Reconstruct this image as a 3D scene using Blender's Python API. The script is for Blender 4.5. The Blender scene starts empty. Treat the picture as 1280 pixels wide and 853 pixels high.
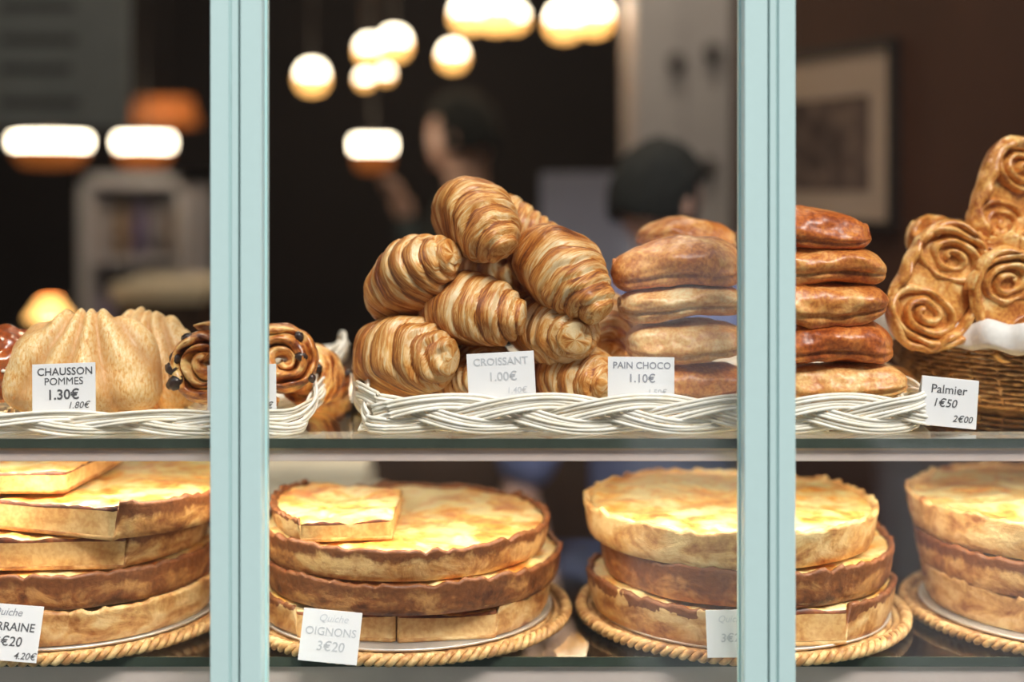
import bpy, bmesh, math, random
from mathutils import Vector, Matrix, noise, Euler
R_ = random.Random(7)
PI = math.pi
C = bpy.context.scene.collection

# ------------------------------------------------------------------ camera, sky, light, exposure
F = 1778.0
CZ = 1.5
HY = 225.0
cam_d = bpy.data.cameras.new('camera'); cam = bpy.data.objects.new('camera', cam_d); C.objects.link(cam)
cam.location = (0, 0, CZ); cam.rotation_euler = (PI/2, 0, 0)
cam_d.lens = 50; cam_d.sensor_width = 36; cam_d.shift_y = -(426.5-HY)/1280
cam_d.clip_start = 0.02; cam_d.clip_end = 200
cam_d.dof.use_dof = True; cam_d.dof.focus_distance = 1.335; cam_d.dof.aperture_fstop = 1.55
bpy.context.scene.camera = cam
sc = bpy.context.scene
sc.view_settings.view_transform = 'Standard'; sc.view_settings.look = 'None'
sc.view_settings.exposure = 0.62; sc.view_settings.gamma = 1
wd = bpy.data.worlds.new('overcast_sky'); sc.world = wd; wd.use_nodes = True
bg = wd.node_tree.nodes['Background']; bg.inputs[0].default_value = (0.93, 0.96, 1.0, 1); bg.inputs[1].default_value = 1.15
sd = bpy.data.lights.new('sun', 'SUN'); sun = bpy.data.objects.new('sun', sd); C.objects.link(sun)
sd.energy = 3.4; sd.angle = math.radians(24); sd.color = (1.0, 0.96, 0.9)
sun.rotation_euler = Vector((-0.22, 0.60, -0.80)).to_track_quat('-Z', 'Y').to_euler()

def W(px, py, Y): return Vector(((px-640)/F*Y, Y, CZ-(py-HY)/F*Y))

# ------------------------------------------------------------------ materials
def ntree(name):
    m = bpy.data.materials.new(name); m.use_nodes = True
    nt = m.node_tree; return m, nt, nt.nodes['Principled BSDF']
def node(nt, t, **kw):
    n = nt.nodes.new(t)
    for k, v in kw.items(): setattr(n, k, v)
    return n
def ramp(nt, fac, stops, interp='LINEAR'):
    r = nt.nodes.new('ShaderNodeValToRGB'); r.color_ramp.interpolation = interp
    e = r.color_ramp.elements
    while len(e) < len(stops): e.new(0.5)
    for i, (p, c) in enumerate(stops):
        e[i].position = p; e[i].color = (*c, 1) if len(c) == 3 else c
    nt.links.new(fac, r.inputs[0]); return r.outputs[0]
def mixc(nt, fac, a, b, mode='MIX'):
    m = nt.nodes.new('ShaderNodeMix'); m.data_type = 'RGBA'; m.blend_type = mode
    for i, v in ((0, fac), (6, a), (7, b)):
        if hasattr(v, 'links') or hasattr(v, 'is_linked'): nt.links.new(v, m.inputs[i])
        elif i == 0: m.inputs[0].default_value = v
        else: m.inputs[i].default_value = (*v, 1)
    return m.outputs[2]
def noise_n(nt, vec, scale, detail=4, rough=0.55, dist=0.0):
    n = nt.nodes.new('ShaderNodeTexNoise'); n.inputs['Scale'].default_value = scale
    n.inputs['Detail'].default_value = detail; n.inputs['Roughness'].default_value = rough
    n.inputs['Distortion'].default_value = dist
    if vec is not None: nt.links.new(vec, n.inputs['Vector'])
    return n.outputs[0]
def mapping(nt, src, scale=(1,1,1), loc=(0,0,0)):
    m = nt.nodes.new('ShaderNodeMapping'); m.inputs['Scale'].default_value = scale; m.inputs['Location'].default_value = loc
    nt.links.new(src, m.inputs['Vector']); return m.outputs[0]
def coords(nt): 
    return nt.nodes.new('ShaderNodeTexCoord')
def objrand_vec(nt, src, k=7.0):
    oi = nt.nodes.new('ShaderNodeObjectInfo'); mu = nt.nodes.new('ShaderNodeVectorMath'); mu.operation = 'MULTIPLY_ADD'
    cb = nt.nodes.new('ShaderNodeCombineXYZ')
    for i in range(3): nt.links.new(oi.outputs['Random'], cb.inputs[i])
    nt.links.new(cb.outputs[0], mu.inputs[0]); mu.inputs[1].default_value = (k, k*1.7, k*.6); nt.links.new(src, mu.inputs[2])
    return mu.outputs[0]
def bump(nt, bs, h, strength=0.4, dist=0.002):
    b = nt.nodes.new('ShaderNodeBump'); b.inputs['Strength'].default_value = strength; b.inputs['Distance'].default_value = dist
    nt.links.new(h, b.inputs['Height']); nt.links.new(b.outputs[0], bs.inputs['Normal'])
def simple(name, col, rough=0.6, metal=0.0, var=0.06, scale=40, bmp=0.15, coat=0.0, bd=0.001):
    m, nt, bs = ntree(name)
    tc = coords(nt); v = noise_n(nt, tc.outputs['Object'], scale)
    a = tuple(max(0, c*(1-var*2)) for c in col); b = tuple(min(1, c*(1+var*2)) for c in col)
    nt.links.new(ramp(nt, v, [(0.3, a), (0.7, b)]), bs.inputs['Base Color'])
    bs.inputs['Roughness'].default_value = rough; bs.inputs['Metallic'].default_value = metal
    bs.inputs['Coat Weight'].default_value = coat
    if bmp: bump(nt, bs, v, bmp, bd)
    return m
def emit(name, col, strength):
    m, nt, bs = ntree(name)
    bs.inputs['Base Color'].default_value = (*[min(1,c) for c in col], 1)
    bs.inputs['Emission Color'].default_value = (*col, 1); bs.inputs['Emission Strength'].default_value = strength
    return m
def glass_mat(name, tint=(0.97, 0.99, 0.98), ior=1.5, rough=0.0, base_tint=None):
    m = bpy.data.materials.new(name); m.use_nodes = True; nt = m.node_tree
    for n in list(nt.nodes): nt.nodes.remove(n)
    out = node(nt, 'ShaderNodeOutputMaterial'); mx = node(nt, 'ShaderNodeMixShader')
    fr = node(nt, 'ShaderNodeFresnel'); fr.inputs[0].default_value = ior
    tr = node(nt, 'ShaderNodeBsdfTransparent'); tr.inputs[0].default_value = (*tint, 1)
    gl = node(nt, 'ShaderNodeBsdfGlossy'); gl.inputs['Roughness'].default_value = rough
    # the back side of a pane sees the same weak reflection (avoid inner total reflection)
    geo = node(nt, 'ShaderNodeNewGeometry'); mth = node(nt, 'ShaderNodeMath', operation='MULTIPLY'); inv = node(nt, 'ShaderNodeMath', operation='SUBTRACT')
    inv.inputs[0].default_value = 1.0; nt.links.new(geo.outputs['Backfacing'], inv.inputs[1])
    nt.links.new(fr.outputs[0], mth.inputs[0]); nt.links.new(inv.outputs[0], mth.inputs[1])
    nt.links.new(mth.outputs[0], mx.inputs[0]); nt.links.new(tr.outputs[0], mx.inputs[1]); nt.links.new(gl.outputs[0], mx.inputs[2])
    nt.links.new(mx.outputs[0], out.inputs[0]); return m

M = {}
# pale turquoise paint
M['paint'] = simple('turquoise_paint', (0.47, 0.635, 0.635), 0.42, var=0.006, scale=90, bmp=0.12, bd=0.0004)
M['paint_inner'] = simple('turquoise_paint_inner', (0.44, 0.68, 0.68), 0.45, var=0.012, scale=90, bmp=0.1, bd=0.0004)
M['seal'] = simple('black_seal', (0.012, 0.012, 0.012), 0.6)
M['pane'] = glass_mat('window_glass', (0.985, 0.99, 0.985), 1.95)
M['shelf_glass'] = glass_mat('shelf_glass', (0.93, 0.97, 0.94), 1.5)
M['glass_edge'] = simple('glass_edge', (0.045, 0.06, 0.045), 0.15, coat=0.3, bmp=0)
M['rail'] = simple('brushed_rail', (0.70, 0.58, 0.54), 0.4, 0.15, var=0.03, scale=15, bmp=0.05)
M['brass'] = simple('brass_lip', (0.85, 0.62, 0.42), 0.3, 0.8, bmp=0)
M['deck'] = simple('deck_stone', (0.42, 0.34, 0.30), 0.4, var=0.08, scale=12, bmp=0.05)
M['white'] = simple('white_card', (0.86, 0.86, 0.88), 0.55, var=0.01, scale=30, bmp=0.03)
def ink(n, c): 
    M[n] = simple('ink_'+n, c, 0.7, var=0.05, bmp=0)
ink('dark', (0.10, 0.10, 0.11)); ink('mid', (0.30, 0.31, 0.36)); ink('faint', (0.56, 0.58, 0.62)); ink('fainter', (0.64, 0.66, 0.71))  # paler inks have the glass haze and glare put into their colour

def croissant_mat():
    m, nt, bs = ntree('croissant_crust')
    uv = node(nt, 'ShaderNodeUVMap'); uvv = objrand_vec(nt, uv.outputs[0])
    tc = coords(nt)
    w = noise_n(nt, mapping(nt, uvv, (52, 3.0, 1)), 1.0, 7, 0.66, 1.1)       # flaky lines round the roll
    w2 = noise_n(nt, mapping(nt, uvv, (16, 2.2, 1), (4, 2, 0)), 1.0, 3, 0.6, 0.8)
    b = noise_n(nt, objrand_vec(nt, tc.outputs['Object'], 3), 1.3, 4, 0.6)
    at = node(nt, 'ShaderNodeAttribute', attribute_name='edge')
    ad = node(nt, 'ShaderNodeMath', operation='MULTIPLY_ADD'); nt.links.new(at.outputs['Fac'], ad.inputs[0]); ad.inputs[1].default_value = 0.34; ad.inputs[2].default_value = -0.14
    s1 = node(nt, 'ShaderNodeMath', operation='ADD'); nt.links.new(w, s1.inputs[0]); nt.links.new(ad.outputs[0], s1.inputs[1])
    s2 = node(nt, 'ShaderNodeMath', operation='MULTIPLY_ADD'); nt.links.new(w2, s2.inputs[0]); s2.inputs[1].default_value = 0.45; s2.inputs[2].default_value = -0.22
    s3 = node(nt, 'ShaderNodeMath', operation='ADD'); nt.links.new(s1.outputs[0], s3.inputs[0]); nt.links.new(s2.outputs[0], s3.inputs[1])
    c1 = ramp(nt, s3.outputs[0], [(0.32, (0.14, 0.032, 0.005)), (0.43, (0.36, 0.105, 0.016)), (0.54, (0.62, 0.24, 0.045)), (0.64, (0.82, 0.46, 0.15)), (0.76, (0.95, 0.76, 0.46))])
    c2 = mixc(nt, 0.45, c1, ramp(nt, b, [(0.38, (0.55, 0.36, 0.22)), (0.60, (1.0, 0.92, 0.80))]), 'MULTIPLY')
    nt.links.new(c2, bs.inputs['Base Color'])
    bs.inputs['Roughness'].default_value = 0.38; bs.inputs['Specular IOR Level'].default_value = 0.5
    bs.inputs['Coat Weight'].default_value = 0.25; bs.inputs['Coat Roughness'].default_value = 0.25
    bump(nt, bs, s3.outputs[0], 0.8, 0.0022); return m
M['croissant'] = croissant_mat()
def pastry_mat(name, dark, mid, pale, scale=18, fine=260, coat=0.25, rough=0.45, p=(0.32,0.5,0.68), bs_=0.5, stretch=(1,1,1)):
    m, nt, bs = ntree(name)
    tc = coords(nt); v = objrand_vec(nt, tc.outputs['Object'], 5)
    a = noise_n(nt, mapping(nt, v, stretch), scale, 6, 0.6, 0.6); f = noise_n(nt, v, fine, 2, 0.5)
    c = ramp(nt, a, [(p[0], dark), (p[1], mid), (p[2], pale)])
    c = mixc(nt, 0.65, c, ramp(nt, f, [(0.40, dark), (0.60, pale)]), 'SOFT_LIGHT')
    nt.links.new(c, bs.inputs['Base Color'])
    bs.inputs['Roughness'].default_value = rough; bs.inputs['Coat Weight'].default_value = coat; bs.inputs['Coat Roughness'].default_value = 0.3
    sm = node(nt, 'ShaderNodeMath', operation='ADD'); nt.links.new(a, sm.inputs[0])
    s2 = node(nt, 'ShaderNodeMath', operation='MULTIPLY'); s2.inputs[1].default_value = 0.25; nt.links.new(f, s2.inputs[0]); nt.links.new(s2.outputs[0], sm.inputs[1])
    bump(nt, bs, sm.outputs[0], bs_, 0.0015); return m
M['choco'] = pastry_mat('pain_crust', (0.32, 0.10, 0.022), (0.60, 0.27, 0.085), (0.86, 0.56, 0.28), 26, 300, 0.22, 0.42)
M['choco_pale'] = pastry_mat('pain_crust_pale', (0.50, 0.22, 0.07), (0.76, 0.46, 0.21), (0.92, 0.72, 0.46), 28, 300, 0.2, 0.45)
M['choco_dark'] = pastry_mat('pain_crust_dark', (0.22, 0.055, 0.012), (0.46, 0.16, 0.04), (0.76, 0.40, 0.15), 26, 300, 0.3, 0.38)
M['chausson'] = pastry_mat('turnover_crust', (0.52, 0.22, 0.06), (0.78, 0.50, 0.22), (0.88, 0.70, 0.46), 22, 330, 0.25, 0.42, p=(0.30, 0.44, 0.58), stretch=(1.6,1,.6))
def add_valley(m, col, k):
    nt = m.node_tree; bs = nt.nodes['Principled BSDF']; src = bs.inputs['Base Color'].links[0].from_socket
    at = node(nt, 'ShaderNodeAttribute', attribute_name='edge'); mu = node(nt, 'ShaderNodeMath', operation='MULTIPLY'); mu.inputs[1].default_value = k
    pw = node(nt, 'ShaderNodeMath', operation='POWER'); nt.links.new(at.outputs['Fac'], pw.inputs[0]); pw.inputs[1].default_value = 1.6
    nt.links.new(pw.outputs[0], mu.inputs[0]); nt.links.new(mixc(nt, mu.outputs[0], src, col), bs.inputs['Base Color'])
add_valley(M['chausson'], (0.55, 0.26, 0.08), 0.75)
M['raisin_dough'] = pastry_mat('raisin_roll_crust', (0.18, 0.045, 0.012), (0.58, 0.25, 0.07), (0.88, 0.62, 0.32), 34, 180, 0.5, 0.3, p=(0.36,0.48,0.60), stretch=(1,2.5,1))
M['glazed'] = pastry_mat('glazed_bun_crust', (0.14, 0.032, 0.008), (0.34, 0.10, 0.022), (0.58, 0.24, 0.07), 16, 200, 0.8, 0.2)
M['palmier'] = pastry_mat('palmier_crust', (0.34, 0.115, 0.025), (0.68, 0.36, 0.12), (0.90, 0.66, 0.36), 34, 300, 0.4, 0.35)
M['raisin'] = simple('raisin_skin', (0.030, 0.015, 0.012), 0.35, var=0.3, scale=120, bmp=0.8, coat=0.3)
M['sugar'] = simple('sugar_grain', (0.85, 0.82, 0.75), 0.3, var=0.02)
M['q_crust'] = pastry_mat('quiche_crust', (0.17, 0.050, 0.014), (0.47, 0.23, 0.075), (0.74, 0.49, 0.23), 20, 160, 0.1, 0.55, p=(0.36,0.5,0.66), stretch=(1,1,2.2))
M['q_crust_pale'] = pastry_mat('quiche_crust_pale', (0.34, 0.14, 0.04), (0.62, 0.39, 0.16), (0.80, 0.60, 0.32), 20, 160, 0.1, 0.55, p=(0.32,0.46,0.62), stretch=(1,1,2.2))
def crust_mat(name, dark, mid, pale, band):
    m, nt, bs = ntree(name)
    tc = coords(nt); v = objrand_vec(nt, tc.outputs['Object'], 5)
    a = noise_n(nt, mapping(nt, v, (1, 1, 1.6)), 26, 6, 0.62, 0.5); f = noise_n(nt, v, 190, 3, 0.5)
    dr = noise_n(nt, mapping(nt, v, (1, 1, 0.12)), 60, 3, 0.6)            # runs baked down the side
    c = ramp(nt, a, [(0.34, dark), (0.48, mid), (0.60, pale)])
    c = mixc(nt, 0.4, c, ramp(nt, f, [(0.35, dark), (0.65, pale)]), 'SOFT_LIGHT')
    at = node(nt, 'ShaderNodeAttribute', attribute_name='bake')
    s1 = node(nt, 'ShaderNodeMath', operation='MULTIPLY_ADD'); nt.links.new(dr, s1.inputs[0]); s1.inputs[1].default_value = 1.5; nt.links.new(at.outputs['Fac'], s1.inputs[2])
    s2 = node(nt, 'ShaderNodeMath', operation='MULTIPLY_ADD'); nt.links.new(a, s2.inputs[0]); s2.inputs[1].default_value = -0.9; nt.links.new(s1.outputs[0], s2.inputs[2])
    k = ramp(nt, s2.outputs[0], [(band, (0, 0, 0)), (band+0.42, (1, 1, 1))])
    c = mixc(nt, k, c, mixc(nt, f, (0.10, 0.026, 0.008), (0.34, 0.12, 0.035)))
    nt.links.new(c, bs.inputs['Base Color']); bs.inputs['Roughness'].default_value = 0.5; bs.inputs['Coat Weight'].default_value = 0.1
    sm = node(nt, 'ShaderNodeMath', operation='MULTIPLY_ADD'); nt.links.new(f, sm.inputs[0]); sm.inputs[1].default_value = 0.35; nt.links.new(a, sm.inputs[2])
    bump(nt, bs, sm.outputs[0], 0.8, 0.003); return m
M['q_crust'] = crust_mat('quiche_crust', (0.22, 0.075, 0.02), (0.52, 0.27, 0.095), (0.76, 0.52, 0.26), 0.74)
M['q_crust_pale'] = crust_mat('quiche_crust_pale', (0.30, 0.12, 0.035), (0.62, 0.37, 0.15), (0.80, 0.60, 0.33), 0.98)
M['q_crust_plain'] = crust_mat('quiche_crust_plain', (0.34, 0.14, 0.04), (0.66, 0.41, 0.18), (0.82, 0.63, 0.36), 1.30)
M['q_crust_dark'] = crust_mat('quiche_crust_dark', (0.10, 0.03, 0.010), (0.30, 0.12, 0.04), (0.58, 0.33, 0.13), 0.62)
M['q_top'] = pastry_mat('quiche_top', (0.55, 0.19, 0.035), (0.84, 0.50, 0.16), (0.93, 0.80, 0.50), 30, 120, 0.5, 0.32, p=(0.34,0.46,0.58), bs_=1.0)
M['q_cut'] = pastry_mat('quiche_cut', (0.40, 0.20, 0.075), (0.62, 0.40, 0.19), (0.76, 0.56, 0.32), 24, 220, 0.05, 0.6, p=(0.25,0.42,0.62))
M['q_brown'] = pastry_mat('quiche_browned', (0.085, 0.022, 0.008), (0.22, 0.07, 0.02), (0.46, 0.2, 0.07), 22, 160, 0.2, 0.5)
M['cane'] = pastry_mat('white_cane', (0.60, 0.47, 0.32), (0.83, 0.77, 0.66), (0.90, 0.86, 0.79), 14, 90, 0.1, 0.5, p=(0.22,0.36,0.6), bs_=0.15)
M['rattan'] = pastry_mat('natural_rattan', (0.32, 0.17, 0.07), (0.58, 0.38, 0.19), (0.80, 0.62, 0.38), 40, 150, 0.1, 0.5)
M['rattan_dark'] = pastry_mat('brown_wicker', (0.16, 0.08, 0.03), (0.38, 0.23, 0.11), (0.62, 0.44, 0.26), 40, 150, 0.1, 0.5)
M['cloth'] = simple('white_cotton', (0.78, 0.75, 0.72), 0.8, var=0.03, scale=200, bmp=0.2)
M['plate'] = simple('silver_board', (0.75, 0.72, 0.68), 0.3, 0.4, bmp=0)
M['choc'] = simple('chocolate', (0.03, 0.012, 0.006), 0.4)

# ------------------------------------------------------------------ object helpers
def obj(name, me, mat, parent=None, smooth=True):
    if isinstance(me, bmesh.types.BMesh):
        bm = me; me = bpy.data.meshes.new(name); bm.to_mesh(me); bm.free()
    if mat is not None and not me.materials: 
        for mm in (mat if isinstance(mat, (list, tuple)) else [mat]): me.materials.append(mm)
    if smooth:
        for p in me.polygons: p.use_smooth = True
    o = bpy.data.objects.new(name, me); C.objects.link(o)
    if parent: o.parent = parent
    return o
def tag(o, label, cat, group=None):
    o['label'] = label; o['category'] = cat
    if group: o['group'] = group
    return o
def thing(name, label, cat, mat=None, group=None):
    o = bpy.data.objects.new(name, None); C.objects.link(o)
    if isinstance(mat, Matrix): o.matrix_world = mat
    elif mat is not None: o.location = mat
    o.empty_display_size = 0.02
    return tag(o, label, cat, group)
def struct(name, bm, m, parent=None, smooth=False):
    o = obj(name, bm, m, parent, smooth)
    if parent is None: o['kind'] = 'structure'
    return o
def box(bm, x0, x1, y0, y1, z0, z1, bev=0.0):
    b = bmesh.new(); bmesh.ops.create_cube(b, size=1)
    for v in b.verts: v.co = Vector(((x0+x1)/2+v.co.x*(x1-x0), (y0+y1)/2+v.co.y*(y1-y0), (z0+z1)/2+v.co.z*(z1-z0)))
    if bev: bmesh.ops.bevel(b, geom=b.edges[:], offset=bev, segments=2, affect='EDGES', profile=0.6)
    me = bpy.data.meshes.new('t'); b.to_mesh(me); b.free(); bm.from_mesh(me); bpy.data.meshes.remove(me)
    return bm
def bx(*a, **k): return box(bmesh.new(), *a, **k)
def tube(bm, pts, rad, seg=8, cap=True, closed=False):
    n = len(pts); rings = []
    up = Vector((0, 0, 1)); prev = None
    for i, p in enumerate(pts):
        a = pts[(i-1) % n] if (closed or i > 0) else pts[i]
        b = pts[(i+1) % n] if (closed or i < n-1) else pts[i]
        t = (Vector(b)-Vector(a)).normalized()
        if prev is None:
            prev = t.orthogonal().normalized()
        nn = (prev - t*prev.dot(t)); 
        if nn.length < 1e-6: nn = t.orthogonal()
        nn.normalize(); prev = nn; bb = t.cross(nn)
        r = rad(i/(n-1)) if callable(rad) else rad
        rings.append([bm.verts.new(Vector(p)+(nn*math.cos(2*PI*k/seg)+bb*math.sin(2*PI*k/seg))*r) for k in range(seg)])
    m = n if closed else n-1
    for i in range(m):
        A, B = rings[i], rings[(i+1) % n]
        for k in range(seg): bm.faces.new((A[k], A[(k+1) % seg], B[(k+1) % seg], B[k]))
    if cap and not closed:
        bm.faces.new(rings[0][::-1]); bm.faces.new(rings[-1])
    return bm
def lathe(bm, prof, seg=32, c=(0,0,0)):
    rings = []
    for r, z in prof:
        if r < 1e-5: rings.append([bm.verts.new((c[0], c[1], c[2]+z))])
        else: rings.append([bm.verts.new((c[0]+r*math.cos(2*PI*k/seg), c[1]+r*math.sin(2*PI*k/seg), c[2]+z)) for k in range(seg)])
    for A, B in zip(rings, rings[1:]):
        for k in range(seg):
            k2 = (k+1) % seg
            if len(A) == 1 and len(B) == 1: continue
            if len(A) == 1: bm.faces.new((A[0], B[k2], B[k]))
            elif len(B) == 1: bm.faces.new((A[k], A[k2], B[0]))
            else: bm.faces.new((A[k], A[k2], B[k2], B[k]))
    bmesh.ops.recalc_face_normals(bm, faces=bm.faces[:])
    return bm
def ellipsoid(bm, c, r, sub=3, nz=0.0, ns=10):
    g = bmesh.ops.create_icosphere(bm, subdivisions=sub, radius=1)
    for v in g['verts']:
        d = v.co.copy(); k = 1+nz*noise.noise(d*ns*0.3+Vector(c)*50)
        v.co = Vector((c[0]+d.x*r[0]*k, c[1]+d.y*r[1]*k, c[2]+d.z*r[2]*k))
    return bm
def copy_tree(o, parent=None):
    c = o.copy(); C.objects.link(c)
    if parent: c.parent = parent
    for ch in list(o.children):
        copy_tree(ch, c)
    return c
def smoothstep(a, b, x):
    t = max(0, min(1, (x-a)/(b-a))); return t*t*(3-2*t)

# ------------------------------------------------------------------ the window front
GY0, GY1 = 1.262, 1.267
def prism_z(prof, z0, z1):
    bm = bmesh.new(); a = [bm.verts.new((x, y, z0)) for x, y in prof]; b = [bm.verts.new((x, y, z1)) for x, y in prof]
    n = len(prof)
    for i in range(n): bm.faces.new((a[i], a[(i+1) % n], b[(i+1) % n], b[i]))
    bm.faces.new(a[::-1]); bm.faces.new(b); bmesh.ops.recalc_face_normals(bm, faces=bm.faces[:]); return bm
YF = 1.240
def pxx(p, Y=YF): return (p-640)/F*Y
def post(name, xs, groove_first):
    # xs: left edge, gap left, gap right, right edge, in pixels
    a, g0, g1, b = [pxx(p) for p in xs]
    root = bpy.data.objects.new(name, None); C.objects.link(root); root['kind'] = 'structure'; root.location = ((a+b)/2, YF, 0.9)
    off = Matrix.Translation(-root.location)
    d = 0.001
    def stile(x0, x1, side, grooved):
        # profile in plan; side=+1: the groove lies next to the gap on the right of this stile
        if grooved:
            w = 0.0065
            if side > 0: p = [(x0+d, YF), (x1-w-0.0018, YF), (x1-w-0.0008, YF+0.0035), (x1-w, YF+0.0035), (x1-w+0.001, YF+0.0012), (x1-0.0008, YF+0.0012), (x1, YF+0.002)]
            else: p = [(x0, YF+0.002), (x0+0.0008, YF+0.0012), (x0+w-0.001, YF+0.0012), (x0+w, YF+0.0035), (x0+w+0.0008, YF+0.0035), (x0+w+0.0018, YF), (x1-d, YF)]
        else: p = [(x0+d, YF), (x1-d, YF)]
        if side > 0 or not grooved: p = p + [(x1, YF+0.002)] if not grooved else p
        q = [(x0, YF+0.002)] if not (grooved and side < 0) else []
        r = [(x1, YF+0.002)] if (grooved and side < 0) else []
        prof = q + p + r + [(x1, GY1+0.012), (x0, GY1+0.012)]
        bm = prism_z(prof, 0.9, 2.3); bm.transform(off); return bm
    obj('stile', stile(a, g0, +1, groove_first), M['paint'], root, False)
    obj('stile', stile(g1, b, -1, not groove_first), M['paint_inner'] if False else M['paint'], root, False)
    s = bx(g0-0.0002, g1+0.0002, YF+0.010, GY1+0.008, 0.9, 2.3); s.transform(off); obj('seal', s, M['seal'], root, False)
    # thin glazing beads against the panes
    for x0, x1 in ((a-0.0016, a), (b, b+0.0016)):
        g = bx(x0, x1, GY0-0.004, GY0-0.0002, 0.9, 2.3); g.transform(off); obj('glazing_bead', g, M['paint_inner'], root, False)
post('trim_1', (262, 297.2, 299.4, 327), True)
post('trim_2', (930, 960.2, 962.2, 995), False)
posts_x = [pxx(262), pxx(327), pxx(930), pxx(995)]
for i, (x0, x1) in enumerate(((-0.95, posts_x[0]), (posts_x[1], posts_x[2]), (posts_x[3], 0.95))):
    o = struct('window_%d' % (i+1), bx(x0-(0.004 if i else 0), x1+(0.004 if i < 2 else 0), GY0, GY1, 0.9, 2.3), M['pane'])
# shopfront below and above the glass, outside the picture
struct('wall_front', bx(-3, 3, 1.235, 1.29, 0.0, 0.9), M['paint_inner'])
struct('trim_3', bx(-3, 3, 1.2, 1.29, 2.3, 2.75), M['paint'])
for i, s in enumerate((-1, 1)):
    struct('trim_%d' % (4+i), bx(min(s*0.95, s*3), max(s*0.95, s*3), 1.235, 1.29, 0.9, 2.3), M['paint'])

# ------------------------------------------------------------------ display shelves
SZ = 1.266; LZ = 1.046
def shelf(name, label, y0, y1, z, th):
    t = thing(name, label, 'shelf', Vector((0, (y0+y1)/2, z-th)))
    inv = Matrix.Translation(-t.location)
    def add(n, b, m):
        b.transform(inv); return obj(n, b, m, t, False)
    add('glass_panel', bx(-0.93, 0.93, y0+0.002, y1, z-th, z), M['shelf_glass'])
    add('polished_edge', bx(-0.93, 0.93, y0, y0+0.002, z-th, z), M['glass_edge'])
    return t, add
up, add = shelf('glass_shelf', 'upper glass shelf with dark green edge, carrying the white braided baskets', 1.285, 1.70, SZ, 0.0085)
add('support_rail', bx(-0.93, 0.93, 1.290, 1.298, SZ-0.0215, SZ-0.0085, bev=0.001), M['rail'])
add('brass_lip', bx(-0.93, 0.93, 1.287, 1.290, SZ-0.0110, SZ-0.0086), M['brass'])
lo, add = shelf('glass_shelf', 'lower glass shelf under the four rattan trays of quiches', 1.352, 1.80, LZ, 0.009)
add('support_rail', bx(-0.93, 0.93, 1.357, 1.375, LZ-0.06, LZ-0.009, bev=0.002), M['rail'])
# strip light hidden behind the upper rail
t = thing('strip_light', 'slim strip light fixed under the upper shelf just behind its rail', 'light', Vector((0, 1.362, SZ-0.0215)))
obj('housing', bx(-0.92, 0.92, -0.006, 0.010, 0.001, 0.0125), M['rail'], t, False)
obj('diffuser', bx(-0.92, 0.92, -0.005, 0.009, -0.0012, 0.001), emit('strip_glow', (1.0, 0.87, 0.68), 34.0), t, False)

# ------------------------------------------------------------------ braided baskets
def resample(ctrl, n, closed=False):
    P = [Vector(p) for p in ctrl]; out = []
    m = len(P) if closed else len(P)-1
    for i in range(m):
        if closed: p0, p1, p2, p3 = P[i-1], P[i], P[(i+1) % len(P)], P[(i+2) % len(P)]
        else: p0, p1, p2, p3 = P[max(0, i-1)], P[i], P[i+1], P[min(len(P)-1, i+2)]
        k = max(2, int((p2-p1).length/0.004))
        for j in range(k):
            t = j/k
            out.append(0.5*((2*p1)+(p2-p0)*t+(2*p0-5*p1+4*p2-p3)*t*t+(3*p1-p0-3*p2+p3)*t**3))
    if not closed: out.append(P[-1])
    # arc-length resample
    L = [0]; q = out + ([out[0]] if closed else [])
    for a, b in zip(q, q[1:]): L.append(L[-1]+(b-a).length)
    tot = L[-1]; res = []; j = 0
    for i in range(n):
        s = tot*i/(n if closed else n-1)
        while j < len(L)-2 and L[j+1] < s: j += 1
        f = (s-L[j])/max(1e-9, L[j+1]-L[j]); res.append(q[j].lerp(q[j+1], min(1, f)))
    return res, tot
def braid(root, ctrl, period, amp, nc, cr, org, depth=0.0052, phase=0.0, width_fn=None):
    n0 = 10
    _, tot = resample(ctrl, 10, True)
    per = max(3, round(tot/period)); n = int(tot/0.0038)
    path, tot = resample(ctrl, n, True)
    rr = random.Random(3)
    for b in range(3):
        for c in range(nc):
            off = (c-(nc-1)/2)*cr*2.06
            pts = []
            ph = phase + b*2*PI/3 ; jig = rr.uniform(-0.0005, 0.0005)
            for i, p in enumerate(path):
                s = i/n; th = 2*PI*per*s+ph
                T = (path[(i+1) % n]-path[i-1]).normalized()
                up = Vector((0, 0, 1)); up = (up-T*up.dot(T)).normalized(); out = T.cross(up)
                k = width_fn(s) if width_fn else 1.0
                z = amp*math.sin(th); dz = amp*math.cos(th)*2*PI*per/tot
                nrm = 1/math.sqrt(1+dz*dz)
                y = depth*math.sin(2*th)
                # flat bundle: offset at right angles to its run, drawn a little together at the turns
                o_ = off*(0.92+0.10*math.cos(2*th))
                sag = 0.0006*noise.noise(Vector((s*40+c*3.1, b*7.7, c)))
                pts.append(p+(T*(-dz*nrm*o_)+up*((z+nrm*o_)*1.0+sag+jig))*k+out*(y+0.0010*math.sin(c*2.1+th)))
            bm = bmesh.new(); tube(bm, [q-org for q in pts], cr*(0.97+0.06*rr.random()), 7, closed=True)
            obj('cane', bm, M['cane'], root)
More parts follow.
